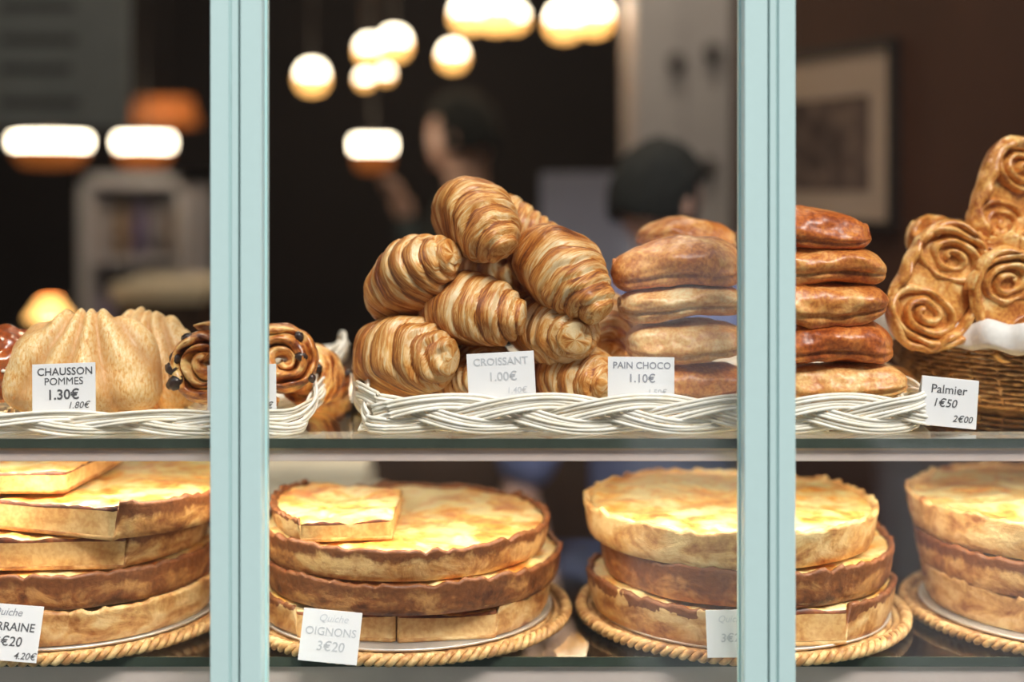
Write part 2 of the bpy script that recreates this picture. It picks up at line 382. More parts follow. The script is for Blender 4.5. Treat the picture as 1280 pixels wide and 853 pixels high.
def basket(name, label, ctrl, period, amp, nc, cr, phase, grp):
    cx = sum(p[0] for p in ctrl)/len(ctrl); cy = sum(p[1] for p in ctrl)/len(ctrl)
    org = Vector((cx, cy, SZ))
    t = thing(name, label, 'basket', org.copy(), grp)
    braid(t, ctrl, period, amp, nc, cr, org, phase=phase)
    # woven floor and low walls inside the rim
    bm = bmesh.new()
    xs = [p[0] for p in ctrl]; ys = [p[1] for p in ctrl]
    x0, x1, y0, y1 = min(xs)+0.02, max(xs)-0.03, min(ys)+0.012, max(ys)-0.02
    k = int((x1-x0)/0.012)
    for i in range(k+1):
        x = x0+(x1-x0)*i/k
        tube(bm, [Vector((x, y0+(y1-y0)*j/8, SZ+0.0028+0.0012*(1 if (i+j) % 2 else -1)))-org for j in range(9)], 0.0015, 5)
    m2 = int((y1-y0)/0.010)
    for j in range(m2+1):
        y = y0+(y1-y0)*j/m2
        tube(bm, [Vector((x0+(x1-x0)*i/24, y, SZ+0.0030+0.0010*(1 if (i+j) % 2 else -1)))-org for i in range(25)], 0.0015, 5)
    o = obj('woven_base', bm, M['cane'], t); o['kind'] = 'stuff'
    return t
zf = CZ-(531-HY)/F*1.31 + 0.0015
ctrlL = [(-0.74, 1.315, zf), (-0.50, 1.309, zf), (-0.35, 1.308, zf), (-0.235, 1.309, zf), (-0.205, 1.316, zf), (-0.194, 1.34, zf+0.004), (-0.191, 1.42, zf+0.019), (-0.189, 1.52, zf+0.034), (-0.189, 1.59, zf+0.043), (-0.215, 1.63, zf+0.022), (-0.40, 1.635, zf+0.004), (-0.70, 1.635, zf+0.02), (-0.76, 1.60, zf+0.02), (-0.765, 1.40, zf+0.008), (-0.76, 1.33, zf)]
basket('wicker_basket', 'white braided wicker basket behind the left post, holding apple turnovers and raisin rolls', ctrlL, 0.285, 0.0072, 4, 0.00155, 1.0, 'white braided wicker baskets on the upper shelf')
zm = CZ-(520.5-HY)/F*1.31 + 0.0025
ctrlM = [(-0.112, 1.311, zm), (0.05, 1.307, zm), (0.20, 1.307, zm), (0.34, 1.309, zm), (0.376, 1.318, zm), (0.388, 1.345, zm), (0.392, 1.45, zm+0.002), (0.395, 1.57, zm+0.004), (0.37, 1.60, zm+0.006), (0.15, 1.61, zm+0.01), (-0.08, 1.61, zm+0.01), (-0.150, 1.59, zm+0.012), (-0.162, 1.53, zm+0.012), (-0.152, 1.42, zm+0.010), (-0.138, 1.345, zm+0.004), (-0.128, 1.322, zm)]
basket('wicker_basket', 'long white braided wicker basket holding the croissants and both stacks of chocolate rolls', ctrlM, 0.285, 0.0118, 5, 0.00172, 0.35, 'white braided wicker baskets on the upper shelf')

# ------------------------------------------------------------------ croissants
def croissant_mesh(seed, steps=6, bend=0.35):
    rr = random.Random(seed); N, S = 190, 56
    L = 1.80          # half length in units of R
    ts = [0]; 
    for k in range(steps): ts.append(ts[-1]+rr.uniform(0.8, 1.2)*(1.15-0.5*k/steps))
    ts = [x/ts[-1] for x in ts]
    base = lambda t: max(0.0, (1-0.74*t**1.7))
    def radius(t, th, side):
        w = t+0.055*math.sin(th+side*1.2+seed)+0.025*math.sin(2*th+seed*2.0)+0.05*noise.noise(Vector((math.cos(th)*1.5, math.sin(th)*1.5+t*2, seed)))
        w = max(0.0, min(0.9999, w))
        k = 0
        while k < steps-1 and ts[k+1] < w: k += 1
        s = (w-ts[k])/(ts[k+1]-ts[k])
        r0, r1 = base(ts[k]), base(ts[k+1])
        v = r0-(r0-r1)*(0.30*s+0.70*smoothstep(0.82, 1.0, s)) + 0.035*math.sin(PI*min(1, s*1.05))*r0
        edge = 0.15+0.85*s if k < steps-1 else 0.4+0.6*s
        v *= 1+0.14*noise.noise(Vector((math.cos(th)*1.3, math.sin(th)*1.3, t*2.5+seed)))
        return v, edge
    verts, uvs, edges, faces = [], [], [], []
    for i in range(N+1):
        u = -1+2*i/N; t = abs(u); side = 1 if u > 0 else -1
        capt = 1.0
        if t > 0.95: capt = math.sqrt(max(0, 1-((t-0.95)/0.05)**2))
        # crescent spine
        y = -u*L*(1-0.10*t*t); x = bend*(t**2)*L*0.75
        tang = Vector((bend*2*t*side*0.75*L*0.9, -L*(1-0.3*t*t), 0)).normalized()
        n1 = Vector((0, 0, 1)); n2 = tang.cross(n1)
        for k in range(S):
            th = 2*PI*k/S; r, e = radius(t, th, side); r *= capt
            flat = 1.0
            c = Vector((x, y, 0))+n1*(math.sin(th)*r*0.93)+n2*(math.cos(th)*r)
            if c.z < -0.72: c.z = -0.72+(c.z+0.72)*0.35
            verts.append(c); edges.append(e)
            uvs.append((u*0.5+0.5, k/S))
    for i in range(N):
        for k in range(S):
            a = i*S+k; b = i*S+(k+1) % S
            faces.append((a, b, b+S, a+S))
    me = bpy.data.meshes.new('croissant'); me.from_pydata([v[:] for v in verts], [], faces)
    uvl = me.uv_layers.new(name='UVMap')
    for p in me.polygons:
        for li in p.loop_indices:
            vi = me.loops[li].vertex_index; uu, vv = uvs[vi]
            # avoid the seam wrapping back
            uvl.data[li].uv = (uu, 1-abs(2*vv-1))
    a = me.attributes.new('edge', 'FLOAT', 'POINT')
    for i, e in enumerate(edges): a.data[i].value = e
    me.materials.append(M['croissant'])
    for p in me.polygons: p.use_smooth = True
    return me
CM = [croissant_mesh(s, st, bd) for s, st, bd in ((1, 5, 0.30), (2, 6, 0.42), (3, 5, 0.2), (4, 5, 0.36))]
def place_axis(tip, body, roll, scale):
    d = (tip-body).normalized()               # local -Y... toward tip is local -Y of u>0, so tip = -Y
    y = -d; z = Vector((0, 0, 1)); z = (z-y*z.dot(y)).normalized(); x = y.cross(z)
    m = Matrix((x, y, z)).transposed().to_4x4()
    return Matrix.Translation(body) @ m @ Matrix.Rotation(roll, 4, 'Y') @ Matrix.Scale(scale, 4)
def croissant(k, tp, tY, bp, bY, R, roll, label):
    o = bpy.data.objects.new('croissant', CM[k]); C.objects.link(o)
    tip = W(tp[0], tp[1], tY); body = W(bp[0], bp[1], bY)
    o.matrix_world = place_axis(tip, body, roll, R)
    return tag(o, label, 'croissant', 'croissants in the pile')
croissant(0, (553, 437), 1.33, (502, 447), 1.395, 0.0435, 0.5, 'brown croissant at the pile\'s lower left corner, end pointing at the glass')
croissant(1, (640, 455), 1.36, (585, 470), 1.425, 0.041, 2.6, 'croissant half hidden behind the croissant price card')
croissant(2, (752, 478), 1.345, (712, 468), 1.41, 0.040, 0.2, 'bottom croissant between the croissant card and the chocolate roll card')
croissant(3, (650, 391), 1.335, (582, 390), 1.39, 0.0405, 0.3, 'golden croissant in the middle of the pile, tip pointing right')
croissant(0, (742, 420), 1.338, (690, 408), 1.40, 0.040, 2.9, 'dark croissant right of centre, wedged under the big pale one')
croissant(2, (556, 312), 1.35, (514, 352), 1.395, 0.0395, 0.4, 'upper left croissant with a white tip raised to the right')
croissant(1, (752, 386), 1.305, (697, 338), 1.385, 0.0440, 0.9, 'big pale croissant slanting down to the right over the pile')
croissant(3, (632, 298), 1.335, (592, 274), 1.40, 0.0400, 1.2, 'topmost croissant crowning the pile, pale ridged tip')
croissant(1, (675, 300), 1.45, (625, 285), 1.47, 0.036, 0.0, 'croissant behind the topmost one, only its right shoulder showing')
croissant(0, (640, 345), 1.46, (600, 350), 1.50, 0.042, 0.0, 'shaded croissant in the second row behind the golden middle one')
croissant(2, (555, 420), 1.45, (540, 415), 1.50, 0.042, 1.0, 'shaded croissant in the gap behind the lower left one')
croissant(3, (775, 425), 1.43, (750, 415), 1.50, 0.040, 2.0, 'shaded croissant in the dark gap beside the chocolate rolls')

# ------------------------------------------------------------------ chocolate rolls
def roll_mesh(seed, seam=0.6):
    rr = random.Random(seed); N, S = 90, 64
    verts, faces = [], []
    for i in range(N+1):
        u = -1+2*i/N; e = (max(0, 1-abs(u)**5))**(1/2.3); e = max(e, 0.0)
        for k in range(S):
            th = 2*PI*k/S; c, s = math.cos(th), math.sin(th)
            p = 2.5
            r = (abs(c)**p+abs(s)**p)**(-1/p)
            g = math.exp(-((th-seam*2-0.25*math.sin(u*2+seed))/0.10)**2)*0.10 + math.exp(-((th-PI-0.35)/0.10)**2)*0.12
            r *= 1-g
            r *= 1+0.17*noise.noise(Vector((u*1.8, c*1.3, s*1.3+seed)))+0.05*noise.noise(Vector((u*5, c*3, s*3+seed)))+0.012*noise.noise(Vector((u*16, c*9, s*9+seed)))
            x = u*0.064*(1+0.05*noise.noise(Vector((c, s, seed))))
            # end coil
            ex = 0.004*math.sin(6*r)*0
            y = c*0.040*r*e*(0.95+0.05*math.sin(u*3+seed)); z = s*0.0205*r*(e*0.9+0.1*(e > 0.02))*(1-0.20*u*u)*(1+0.10*math.sin(u*2.3+seed*1.3))
            z += 0.0030*math.sin(u*2.6+seed)-0.002*u*u
            verts.append((x+ex, y, z))
    for i in range(N):
        for k in range(S):
            a = i*S+k; b = i*S+(k+1) % S; faces.append((a, b, b+S, a+S))
    c0 = len(verts); verts.append((-0.0645, 0, 0)); verts.append((0.0645, 0, 0))
    for k in range(S):
        faces.append((c0, (k+1) % S, k)); faces.append((c0+1, N*S+k, N*S+(k+1) % S))
    me = bpy.data.meshes.new('chocolate_roll'); me.from_pydata(verts, [], faces)
    for p in me.polygons: p.use_smooth = True
    return me
def end_spiral():
    bm = bmesh.new(); pts = []
    for i in range(40):
        a = i/39*PI*3.2; r = 1-0.8*i/39
        pts.append((0, math.cos(a)*0.026*r, math.sin(a)*0.0125*r))
    tube(bm, pts, 0.0024, 6); me = bpy.data.meshes.new('end_coil'); bm.to_mesh(me); bm.free()
    for p in me.polygons: p.use_smooth = True
    return me
RM = [roll_mesh(s, sm) for s, sm in ((11, 2.2), (12, 0.4), (13, 2.35), (14, 2.0), (15, 2.5))]
ES = end_spiral()
def croll(k, cp, Y, w, h, rot, mat, label, grp):
    p = W(cp[0], cp[1], Y); s = F/Y
    me = RM[k].copy(); me.materials.clear(); me.materials.append(mat)
    o = bpy.data.objects.new('chocolate_roll', me); C.objects.link(o)
    o.location = p; o.rotation_euler = (math.radians(rot[0]), math.radians(rot[1]), math.radians(rot[2]))
    o.scale = (w/s/0.129, 1.0, h/s/0.0415)
    tag(o, label, 'chocolate roll', grp)
    ec = ES.copy(); ec.materials.append(mat)
    for sg in (-1, 1):
        e = obj('end_coil', ec, None, o); e.location = (sg*0.0600, 0, -0.001); e.scale = (1, .62, .62)
    cb = obj('chocolate_stick', ellipsoid(bmesh.new(), (0.0625, 0.004, 0.000), (0.0028, 0.004, 0.003), 1), M['choc'], o)
    return o
YP = 1.385
GL = 'chocolate rolls stacked left of the right post'
croll(0, (862, 478), YP, 150, 52, (0, 0, 3), M['choco'], 'bottom chocolate roll of the left stack, behind its price card', GL)
croll(1, (857, 426), YP-.004, 152, 54, (4, 0, -2), M['choco_pale'], 'second chocolate roll up in the left stack, pale floury top', GL)
croll(2, (851, 377), YP-.002, 160, 47, (0, -1, 4), M['choco_pale'], 'thin slumped third chocolate roll up in the left stack', GL)
croll(3, (846, 331), YP, 166, 66, (6, -3, -3), M['choco'], 'plump top chocolate roll of the left stack, beside the pale croissant', GL)
croll(4, (857, 297), YP+.12, 125, 44, (0, 0, 6), M['choco'], 'chocolate roll in the second row behind the left stack, top only', GL)
GR = 'chocolate rolls stacked right of the right post'
croll(1, (1052, 477), YP, 158, 54, (0, 0, -3), M['choco_pale'], 'bottom chocolate roll of the right stack, pale and matte', GR)
croll(3, (1038, 427), YP, 152, 58, (4, 0, 2), M['choco_dark'], 'dark second chocolate roll up in the right stack', GR)
croll(0, (1030, 377), YP-.003, 156, 56, (3, 0, -2), M['choco'], 'third chocolate roll up in the right stack, glossy with a pale end', GR)
croll(2, (1024, 332), YP, 164, 54, (0, 3, 2), M['choco'], 'fourth chocolate roll up in the right stack', GR)
croll(4, (1004, 288), YP+.004, 164, 50, (4, 0, -4), M['choco_dark'], 'topmost chocolate roll of the right stack, rich brown', GR)
croll(4, (1085, 478), YP+.09, 120, 48, (0, 0, 10), M['choco_pale'], 'pale chocolate roll lying behind the foot of the right stack', GR)

# ------------------------------------------------------------------ apple turnovers, bun, raisin rolls
def turnover_mesh(seed, ridges=11):
    ed = []; N, S = 110, 80; verts, faces = [], []
    for i in range(N+1):
        v = i/N*PI                       # 0 .. pi across the width
        for k in range(S):
            w = 2*PI*k/S
            # body: half moon, crest along x; axis across
            x = -math.cos(v)*1.0
            rr = math.sin(v)**0.62
            y = math.cos(w)*0.50*rr; z = math.sin(w)*rr
            if z > 0: z *= 1.0
            else: z *= 0.38
            # fan of ridges spreading from the crest
            fan = math.atan2(x*1.1-0.05, 1.35-z)
            rg = (0.5+0.5*math.sin(fan*ridges*2+1.6*noise.noise(Vector((x*1.5, z*1.5, seed)))))
            d = 1+0.135*(rg**0.6-0.5)*min(1, rr*1.6)+0.05*noise.noise(Vector((x*1.7, y*2, z*1.7+seed)))+0.03*noise.noise(Vector((x*6, y*6, z*6+seed)))
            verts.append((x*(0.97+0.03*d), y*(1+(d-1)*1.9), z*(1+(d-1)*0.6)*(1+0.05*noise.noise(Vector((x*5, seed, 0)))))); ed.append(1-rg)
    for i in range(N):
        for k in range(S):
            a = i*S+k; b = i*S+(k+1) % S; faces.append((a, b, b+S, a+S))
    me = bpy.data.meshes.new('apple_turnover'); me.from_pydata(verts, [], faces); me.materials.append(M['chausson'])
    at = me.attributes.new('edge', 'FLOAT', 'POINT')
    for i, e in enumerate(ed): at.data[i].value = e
    for p in me.polygons: p.use_smooth = True
    return me
def put(me, name, loc, rot, scale, label, cat, grp=None):
    o = bpy.data.objects.new(name, me); C.objects.link(o); o.location = loc
    o.rotation_euler = tuple(math.radians(a) for a in rot); o.scale = scale
    return tag(o, label, cat, grp)
s_ = F/1.39
put(turnover_mesh(3, 7.5), 'apple_turnover', W(104, 486, 1.39), (-8, 0, 4), (96/s_, 0.075, 96/s_), 'pale ridged apple turnover right behind its own price card', 'turnover', 'apple turnovers in the left basket')
put(turnover_mesh(8, 8), 'apple_turnover', W(178, 484, 1.45), (-4, 0, -8), (66/s_*1.1, 0.07, 93/s_*1.05), 'apple turnover standing between the front one and the raisin rolls', 'turnover', 'apple turnovers in the left basket')
# glazed bun at the far left
t = thing('glazed_bun', 'dark glazed bun with sugar grains at the left edge of the basket', 'bun', W(2, 455, 1.41))
bm = bmesh.new(); ellipsoid(bm, (0, 0, 0), (0.041, 0.045, 0.037), 5, 0.18, 9); obj('crust', bm, M['glazed'], t)
for i in range(26):
    a, b = R_.uniform(-1.0, 1.2), R_.uniform(-0.6, 0.9)
    d = Vector((math.sin(a)*math.cos(b)*0.041, -math.cos(a)*math.cos(b)*0.045, math.sin(b)*0.037))
    q = bmesh.new(); ellipsoid(q, (0, 0, 0), (0.0022, 0.0018, 0.0018), 1, 0.4, 20); o = obj('sugar_grain', q, M['sugar'], t); o.location = d*1.0
def sweep2(path, hw, hd, taper=None, cross=12, bulge=0.25, nz=0.03, seed=0):
    """strip of rounded section following a flat path in the XZ plane, depth along Y"""
    bm = bmesh.new(); rings = []; n = len(path)
    for i, (x, z) in enumerate(path):
        a = path[max(0, i-1)]; b = path[min(n-1, i+1)]
        t = Vector((b[0]-a[0], 0, b[1]-a[1])).normalized(); nn = Vector((-t.z, 0, t.x))
        k = taper(i/(n-1)) if taper else 1.0
        ring = []
        for c in range(cross):
            th = 2*PI*c/cross; cc, ss = math.cos(th), math.sin(th)
            p = 3.0; r = (abs(cc)**p+abs(ss)**p)**(-1/p)
            q = Vector((x, 0, z))+nn*(cc*r*hw*k)+Vector((0, ss*r*hd*(0.75+0.25*k)*(1-bulge*abs(cc)), 0))
            q += Vector((1, 1, 1))*0
            f = noise.noise(Vector((q.x*60, q.y*60, q.z*60+seed)))*nz*hd*1.5
            q += nn*f*0.5+Vector((0, f*(1 if ss > 0 else -1), 0))
            ring.append(bm.verts.new(q))
        rings.append(ring)
    for A, B in zip(rings, rings[1:]):
        for c in range(cross): bm.faces.new((A[c], A[(c+1) % cross], B[(c+1) % cross], B[c]))
    bm.faces.new(rings[0]); bm.faces.new(rings[-1][::-1]); bmesh.ops.recalc_face_normals(bm, faces=bm.faces[:])
    return bm
def raisin_roll(loc, rot, R, label, seed, raisins, sq=0.92):
    t = thing('raisin_roll', label, 'raisin roll', loc, 'raisin rolls in the left basket')
    t.rotation_euler = tuple(math.radians(a) for a in rot)
    turns = 3.1; path = []
    rr = random.Random(seed)
    for i in range(220):
        u = i/219; a = u*turns*2*PI+seed; r = R*(0.08+0.80*u)*(1+0.05*math.sin(a*0.7+seed))
        path.append((math.cos(a)*r, math.sin(a)*r*sq))
    bm = sweep2(path, R*0.150, 0.024, lambda u: 0.85+0.15*math.sin(u*9+seed) if u < .93 else 1-(u-.93)*9, 18, 0.30, 0.22, seed)
    # dome towards the front
    for v in bm.verts:
        d = math.hypot(v.co.x, v.co.z)/R; v.co.y *= (1.15-0.55*d*d)
    obj('dough_coil', bm, M['raisin_dough'], t)
    for a, rr_, s in raisins:
        q = bmesh.new(); ellipsoid(q, (0, 0, 0), (0.0062*s, 0.0045*s, 0.0048*s), 3, 0.2, 8)
        o = obj('raisin', q, M['raisin'], t); o.location = (math.cos(a)*R*rr_*.86, -0.0225*(1.1-0.5*rr_*rr_), math.sin(a)*R*rr_*sq*.86); o.rotation_euler = (0, rr.uniform(0, 3), 0)
    return t
raisin_roll(W(262, 455, 1.385), (-14, 0, -6), 0.047, 'raisin roll half hidden by the left post, dark raisins at its left rim', 1.3, [(PI*0.97, 0.72, 1.1), (PI*1.22, 0.86, 1.5), (PI*1.08, 0.80, 1.2), (PI*0.7, 0.75, 1.0), (0.6, 0.5, 1)])
raisin_roll(W(352, 452, 1.395), (-10, 6, 12), 0.046, 'golden raisin roll just right of the left post, beside the basket rim', 4.1, [(PI*0.8, 0.86, 0.9), (PI*0.95, 0.5, 1.0), (0.3, 0.45, 1.0), (PI*0.35, 0.75, 0.9), (-0.5, 0.85, 0.8)])
raisin_roll(W(388, 470, 1.45), (-6, 0, -35), 0.038, 'raisin roll against the raised right rim of the left basket', 2.2, [(0.4, 0.8, 1.0), (2.0, 0.6, 0.9)])
raisin_roll(W(408, 486, 1.56), (-40, 0, 10), 0.036, 'orange-brown raisin roll lying on the shelf outside the basket rim', 5.0, [(0.4, 0.8, 0.8), (2.0, 0.6, 0.9)])

# ------------------------------------------------------------------ palmiers and their basket
def palmier_bm(R, seed):
    # one strip: coils in at the left lobe, runs round the heart and coils in at the right lobe
    half = []
    turns = 2.6
    for i in range(150):
        u = i/149; a = -PI*0.45+(1-u)*turns*2*PI; r = R*(0.05+0.45*u)
        half.append((R*0.48+math.cos(a)*r*0.88, math.sin(a)*r*1.28+0.02*R*math.sin(u*9+seed)))
    half = half  # ends near the lower middle
    right = half; left = [(-x, z) for x, z in reversed(half)]
    return right, left
def palmier(loc, rot, R, label, seed):
    t = thing('palmier', label, 'palmier', loc, 'palmiers heaped in the lined basket'); t.rotation_euler = tuple(math.radians(a) for a in rot)
    right, left = palmier_bm(R, seed)
    for i, p in enumerate((right, left)):
        bm = sweep2(p, R*0.072, 0.0115, lambda u: 0.9+0.12*math.sin(u*31+seed), 12, 0.4, 0.22, seed+i)
        for v in bm.verts:
            v.co.y += 0.003*math.sin(v.co.x*60+seed)
        obj('pastry_coil', bm, M['palmier'], t)
    # outer wrap that closes the heart
    pts = []
    for i in range(90):
        a = -PI*0.5+2*PI*i/89
        r = R*(1.0-0.16*max(0, math.cos(a-PI/2))**8)
        pts.append((math.cos(a)*r*0.99, math.sin(a)*r*0.66))
    obj('outer_wrap', sweep2(pts, R*0.085, 0.014, None, 12, 0.45, 0.4, seed+5), M['palmier'], t)
    web = bmesh.new(); ellipsoid(web, (0, 0.001, 0), (R*0.9, 0.0050, R*0.58), 4, 0.1, 8); obj('pastry_web', web, M['palmier'], t)
    return t
palmier(W(1172, 358, 1.44), (-12, -62, 14), 0.066, 'palmier leaning at the left rim of the lined basket, coil facing the glass', 1)
palmier(W(1272, 385, 1.43), (-10, 70, -8), 0.060, 'lower right palmier with a big pale coil, cut by the picture edge', 2)
palmier(W(1262, 246, 1.48), (-5, -68, 25), 0.062, 'palmier standing upright at the top of the heap', 3)
palmier(W(1196, 308, 1.50), (-50, 10, 10), 0.052, 'palmier lying flat behind the left one', 4)
palmier(W(1275, 300, 1.46), (-70, 0, -20), 0.045, 'small palmier lying in the middle of the heap under the upright one', 5)
palmier(W(1225, 370, 1.52), (-20, 20, 0), 0.055, 'palmier deep in the basket between the two front ones', 6)
pc = Vector((0.60, 1.56, SZ))
t = thing('palmier_basket', 'round brown wicker basket lined with a white cloth, heaped with palmiers', 'basket', pc)
RB = 0.185
for j in range(13):
    z = 0.004+j*0.0052; r = RB*(0.84+0.16*(j/12)**0.8)
    bm = bmesh.new(); pts = [(math.cos(2*PI*i/160)*(r+0.0022*(1 if (i//2+j) % 2 else -1)), math.sin(2*PI*i/160)*(r+0.0022*(1 if (i//2+j) % 2 else -1)), z) for i in range(160)]
    obj('weaver', tube(bm, pts, 0.0021, 6, closed=True), M['rattan_dark'], t)
for i in range(40):
    a = 2*PI*(i+0.5)/40; bm = bmesh.new()
    obj('stake', tube(bm, [(math.cos(a)*RB*(0.84+0.16*(k/5)**0.8), math.sin(a)*RB*(0.84+0.16*(k/5)**0.8), 0.003+k*0.014) for k in range(6)], 0.0018, 6), M['rattan_dark'], t)
bm = bmesh.new(); lathe(bm, [(0, 0.001), (RB*0.84, 0.001), (RB*0.84, 0.004), (0, 0.004)], 48); obj('base', bm, M['rattan_dark'], t)
# cloth liner folded over the rim
bm = bmesh.new(); NS = 200; rings = []
prof = [(0.80, 0.050), (0.90, 0.066), (0.965, 0.083), (1.0, 0.0905), (1.04, 0.089), (1.062, 0.080), (1.066, 0.070), (1.060, 0.064)]
for r, z in prof:
    rg = []
    for k in range(NS):
        a = 2*PI*k/NS; f = 0.004*noise.noise(Vector((math.cos(a)*5, math.sin(a)*5, z*20)))+0.0022*math.sin(a*31+z*40)
        rg.append(bm.verts.new((math.cos(a)*(RB*r+f), math.sin(a)*(RB*r+f), z+f*0.9)))
    rings.append(rg)
for A, B in zip(rings, rings[1:]):
    for k in range(NS): bm.faces.new((A[k], A[(k+1) % NS], B[(k+1) % NS], B[k]))
o = obj('cloth_liner', bm, M['cloth'], t); md = o.modifiers.new('t', 'SOLIDIFY'); md.thickness = 0.0016
inner = bmesh.new(); lathe(inner, [(0, 0.045), (RB*0.6, 0.045), (RB*0.82, 0.052), (RB*0.82, 0.049), (RB*0.6, 0.042), (0, 0.042)], 64); obj('cloth_floor', inner, M['cloth'], t)

# ------------------------------------------------------------------ trays and quiches
def tray(cx, cy, R, label):
    t = thing('rattan_tray', label, 'tray', Vector((cx, cy, LZ)), 'round rattan trays on the lower shelf')
    n = int(2*PI*R/0.0022)
    for s in range(2):
        bm = bmesh.new(); pts = []
        tw = 54
        for i in range(n):
            a = 2*PI*i/n; h = a*tw+s*PI
            pts.append((math.cos(a)*(R+0.0032*math.cos(h)), math.sin(a)*(R+0.0032*math.cos(h)), 0.0078+0.0032*math.sin(h)))
        obj('rope_strand', tube(bm, pts, 0.0034, 7, closed=True), M['rattan'], t)
    k = 0; r = R-0.010
    while r > 0.012:
        m = max(24, int(2*PI*r/0.006))
        if r > R-0.05 or k % 1 == 0:
            bm = bmesh.new(); pts = [(math.cos(2*PI*i/m)*r, math.sin(2*PI*i/m)*r, 0.0048+0.0008*math.sin(i*1.9+k)) for i in range(m)]
            obj('coil', tube(bm, pts, 0.0042, 5, closed=True), M['rattan'], t)
        r -= 0.0080; k += 1
    bm = bmesh.new(); rp = R-0.016
    lathe(bm, [(0, 0.0095), (rp-0.002, 0.0095), (rp, 0.0105), (rp+0.0012, 0.0122), (rp, 0.0130), (rp-0.003, 0.0115), (0, 0.0110)], 96)
    p = thing('cake_board', 'thin silver cake board lying on the '+label.split(',')[0], 'cake board', Vector((cx, cy, LZ)), 'silver cake boards under the quiches')
    obj('disc', bm, M['plate'], p)
    return t
def quiche(cx, cy, z, R, H, label, planes=(), inner=None, seed=0, top='q_top', crust='q_crust', rot=(0, 0), rag=0.012, name='quiche', grp='quiches stacked on the rattan trays', tilt=None):
    """circle R clipped by half planes (nx,ny,d): keeps n.p<=d. local origin = circle centre"""
    ix, iy = inner or (0, 0)
    NT = 176; out = []
    for k in range(NT):
        a = 2*PI*k/NT; dx, dy = math.cos(a), math.sin(a)
        b = ix*dx+iy*dy; c = ix*ix+iy*iy-R*R; d = -b+math.sqrt(b*b-c); cut = False
        for nx, ny, pd in planes:
            den = nx*dx+ny*dy
            if den > 1e-6:
                q = (pd-(nx*ix+ny*iy))/den
                if q < d: d = q; cut = True
        w = 1+rag*noise.noise(Vector((dx*2.2, dy*2.2, seed)))*1.5+(0 if cut else rag*0.5*noise.noise(Vector((dx*13, dy*13, seed))))
        if cut: w = 1+0.004*noise.noise(Vector((dx*9, dy*9, seed)))
        out.append((dx, dy, d*w, cut))
    t = thing(name, label, 'quiche', Vector((cx, cy, z)), grp)
    if tilt: t.rotation_euler = tilt
    def wob(x, y): return 0.0042*noise.noise(Vector((x*9+seed, y*9, seed)))
    # filling
    bm = bmesh.new(); rings = []
    fr = [0, .15, .3, .45, .6, .72, .82, .9, .96, 1.0]
    for f in fr:
        rg = []
        for dx, dy, d, cut in out:
            dd = d*f-(0 if cut else 0.0045*f)
            x, y = ix+dx*dd, iy+dy*dd
            hz = H-0.004+0.0015*math.sin(f*PI)+0.0030*noise.noise(Vector((x*38, y*38, seed)))+0.0020*noise.noise(Vector((x*100, y*100, seed)))
            if f > 0.95 and not cut: hz += 0.0005
            rg.append(bm.verts.new((x, y, hz+wob(x, y))))
        rings.append(rg)
    c0 = rings[0]
    for f_ in (0.88, 0.7, 0.5, 0.3, 0.13):
        rg = []
        for dx, dy, d, cut in out:
            dd = d-(0 if cut else 0.0045)
            if cut: dd += 0.0011*noise.noise(Vector((dx*22, dy*22, f_*6+seed)))
            x, y = ix+dx*dd, iy+dy*dd
            rg.append(bm.verts.new((x, y, (H-0.004)*f_+wob(x, y)*f_)))
        rings.append(rg)
    for j, (A, B) in enumerate(zip(rings, rings[1:])):
        for k in range(NT):
            try: f = bm.faces.new((A[k], A[(k+1) % NT], B[(k+1) % NT], B[k]))
            except ValueError: continue
            if j >= len(fr)-1: f.material_index = 1 if j > len(fr)-1 else 2
    bmesh.ops.remove_doubles(bm, verts=c0, dist=0.002)
    bmesh.ops.recalc_face_normals(bm, faces=bm.faces[:])
    o = obj('filling', bm, [M[top], M['q_cut'], M['q_brown']], t)
    # crust: base plus side and rim where the quiche is not cut
    bm = bmesh.new()
    prof_o = [(-0.0045*3, 0.0), (-0.006, 0.0005), (-0.003, H*0.2), (-0.001, H*0.5), (0.000, H*0.78), (0.0016, H*0.92), (0.0012, H*1.0), (-0.002, H*1.03), (-0.005, H*0.97), (-0.0058, H*0.86)]
    prof_c = [(-0.004, 0.0), (0.0003, 0.0), (0.0003, 0.0036), (0.0002, 0.0037), (-0.001, 0.0038), (-0.003, 0.0038), (-0.004, 0.0038), (-0.005, 0.0038), (-0.006, 0.0038), (-0.007, 0.0036)]
    rings = [[bm.verts.new((ix, iy, 0))]]
    for j in range(len(prof_o)):
        rg = []
        for k, (dx, dy, d, cut) in enumerate(out):
            po = prof_c[j] if cut else prof_o[j]
            crim = 0 if cut else (0.0032*noise.noise(Vector((dx*16, dy*16, seed+3)))+0.0012*math.sin(k*1.0)*noise.noise(Vector((dx*4, dy*4, seed))))*(po[1]/H)
            dd = d+po[0]+crim
            x, y = ix+dx*dd, iy+dy*dd
            rg.append(bm.verts.new((x, y, po[1]+(wob(x, y)+crim*1.6)*(po[1]/H))))
        rings.append(rg)
    for k in range(NT): bm.faces.new((rings[0][0], rings[1][(k+1) % NT], rings[1][k]))
    for A, B in zip(rings[1:], rings[2:]):
        for k in range(NT): bm.faces.new((A[k], A[(k+1) % NT], B[(k+1) % NT], B[k]))
    bmesh.ops.recalc_face_normals(bm, faces=bm.faces[:])
    co = obj('crust', bm, M[crust], t)
    at = co.data.attributes.new('bake', 'FLOAT', 'POINT')
    for i, v in enumerate(co.data.vertices): at.data[i].value = smoothstep(0.25, 1.0, v.co.z/H)
    return t
TY = 1.487
cxs = [(90-640)/F*TY, (508-640)/F*TY, (926-640)/F*TY, (1337-640)/F*TY]
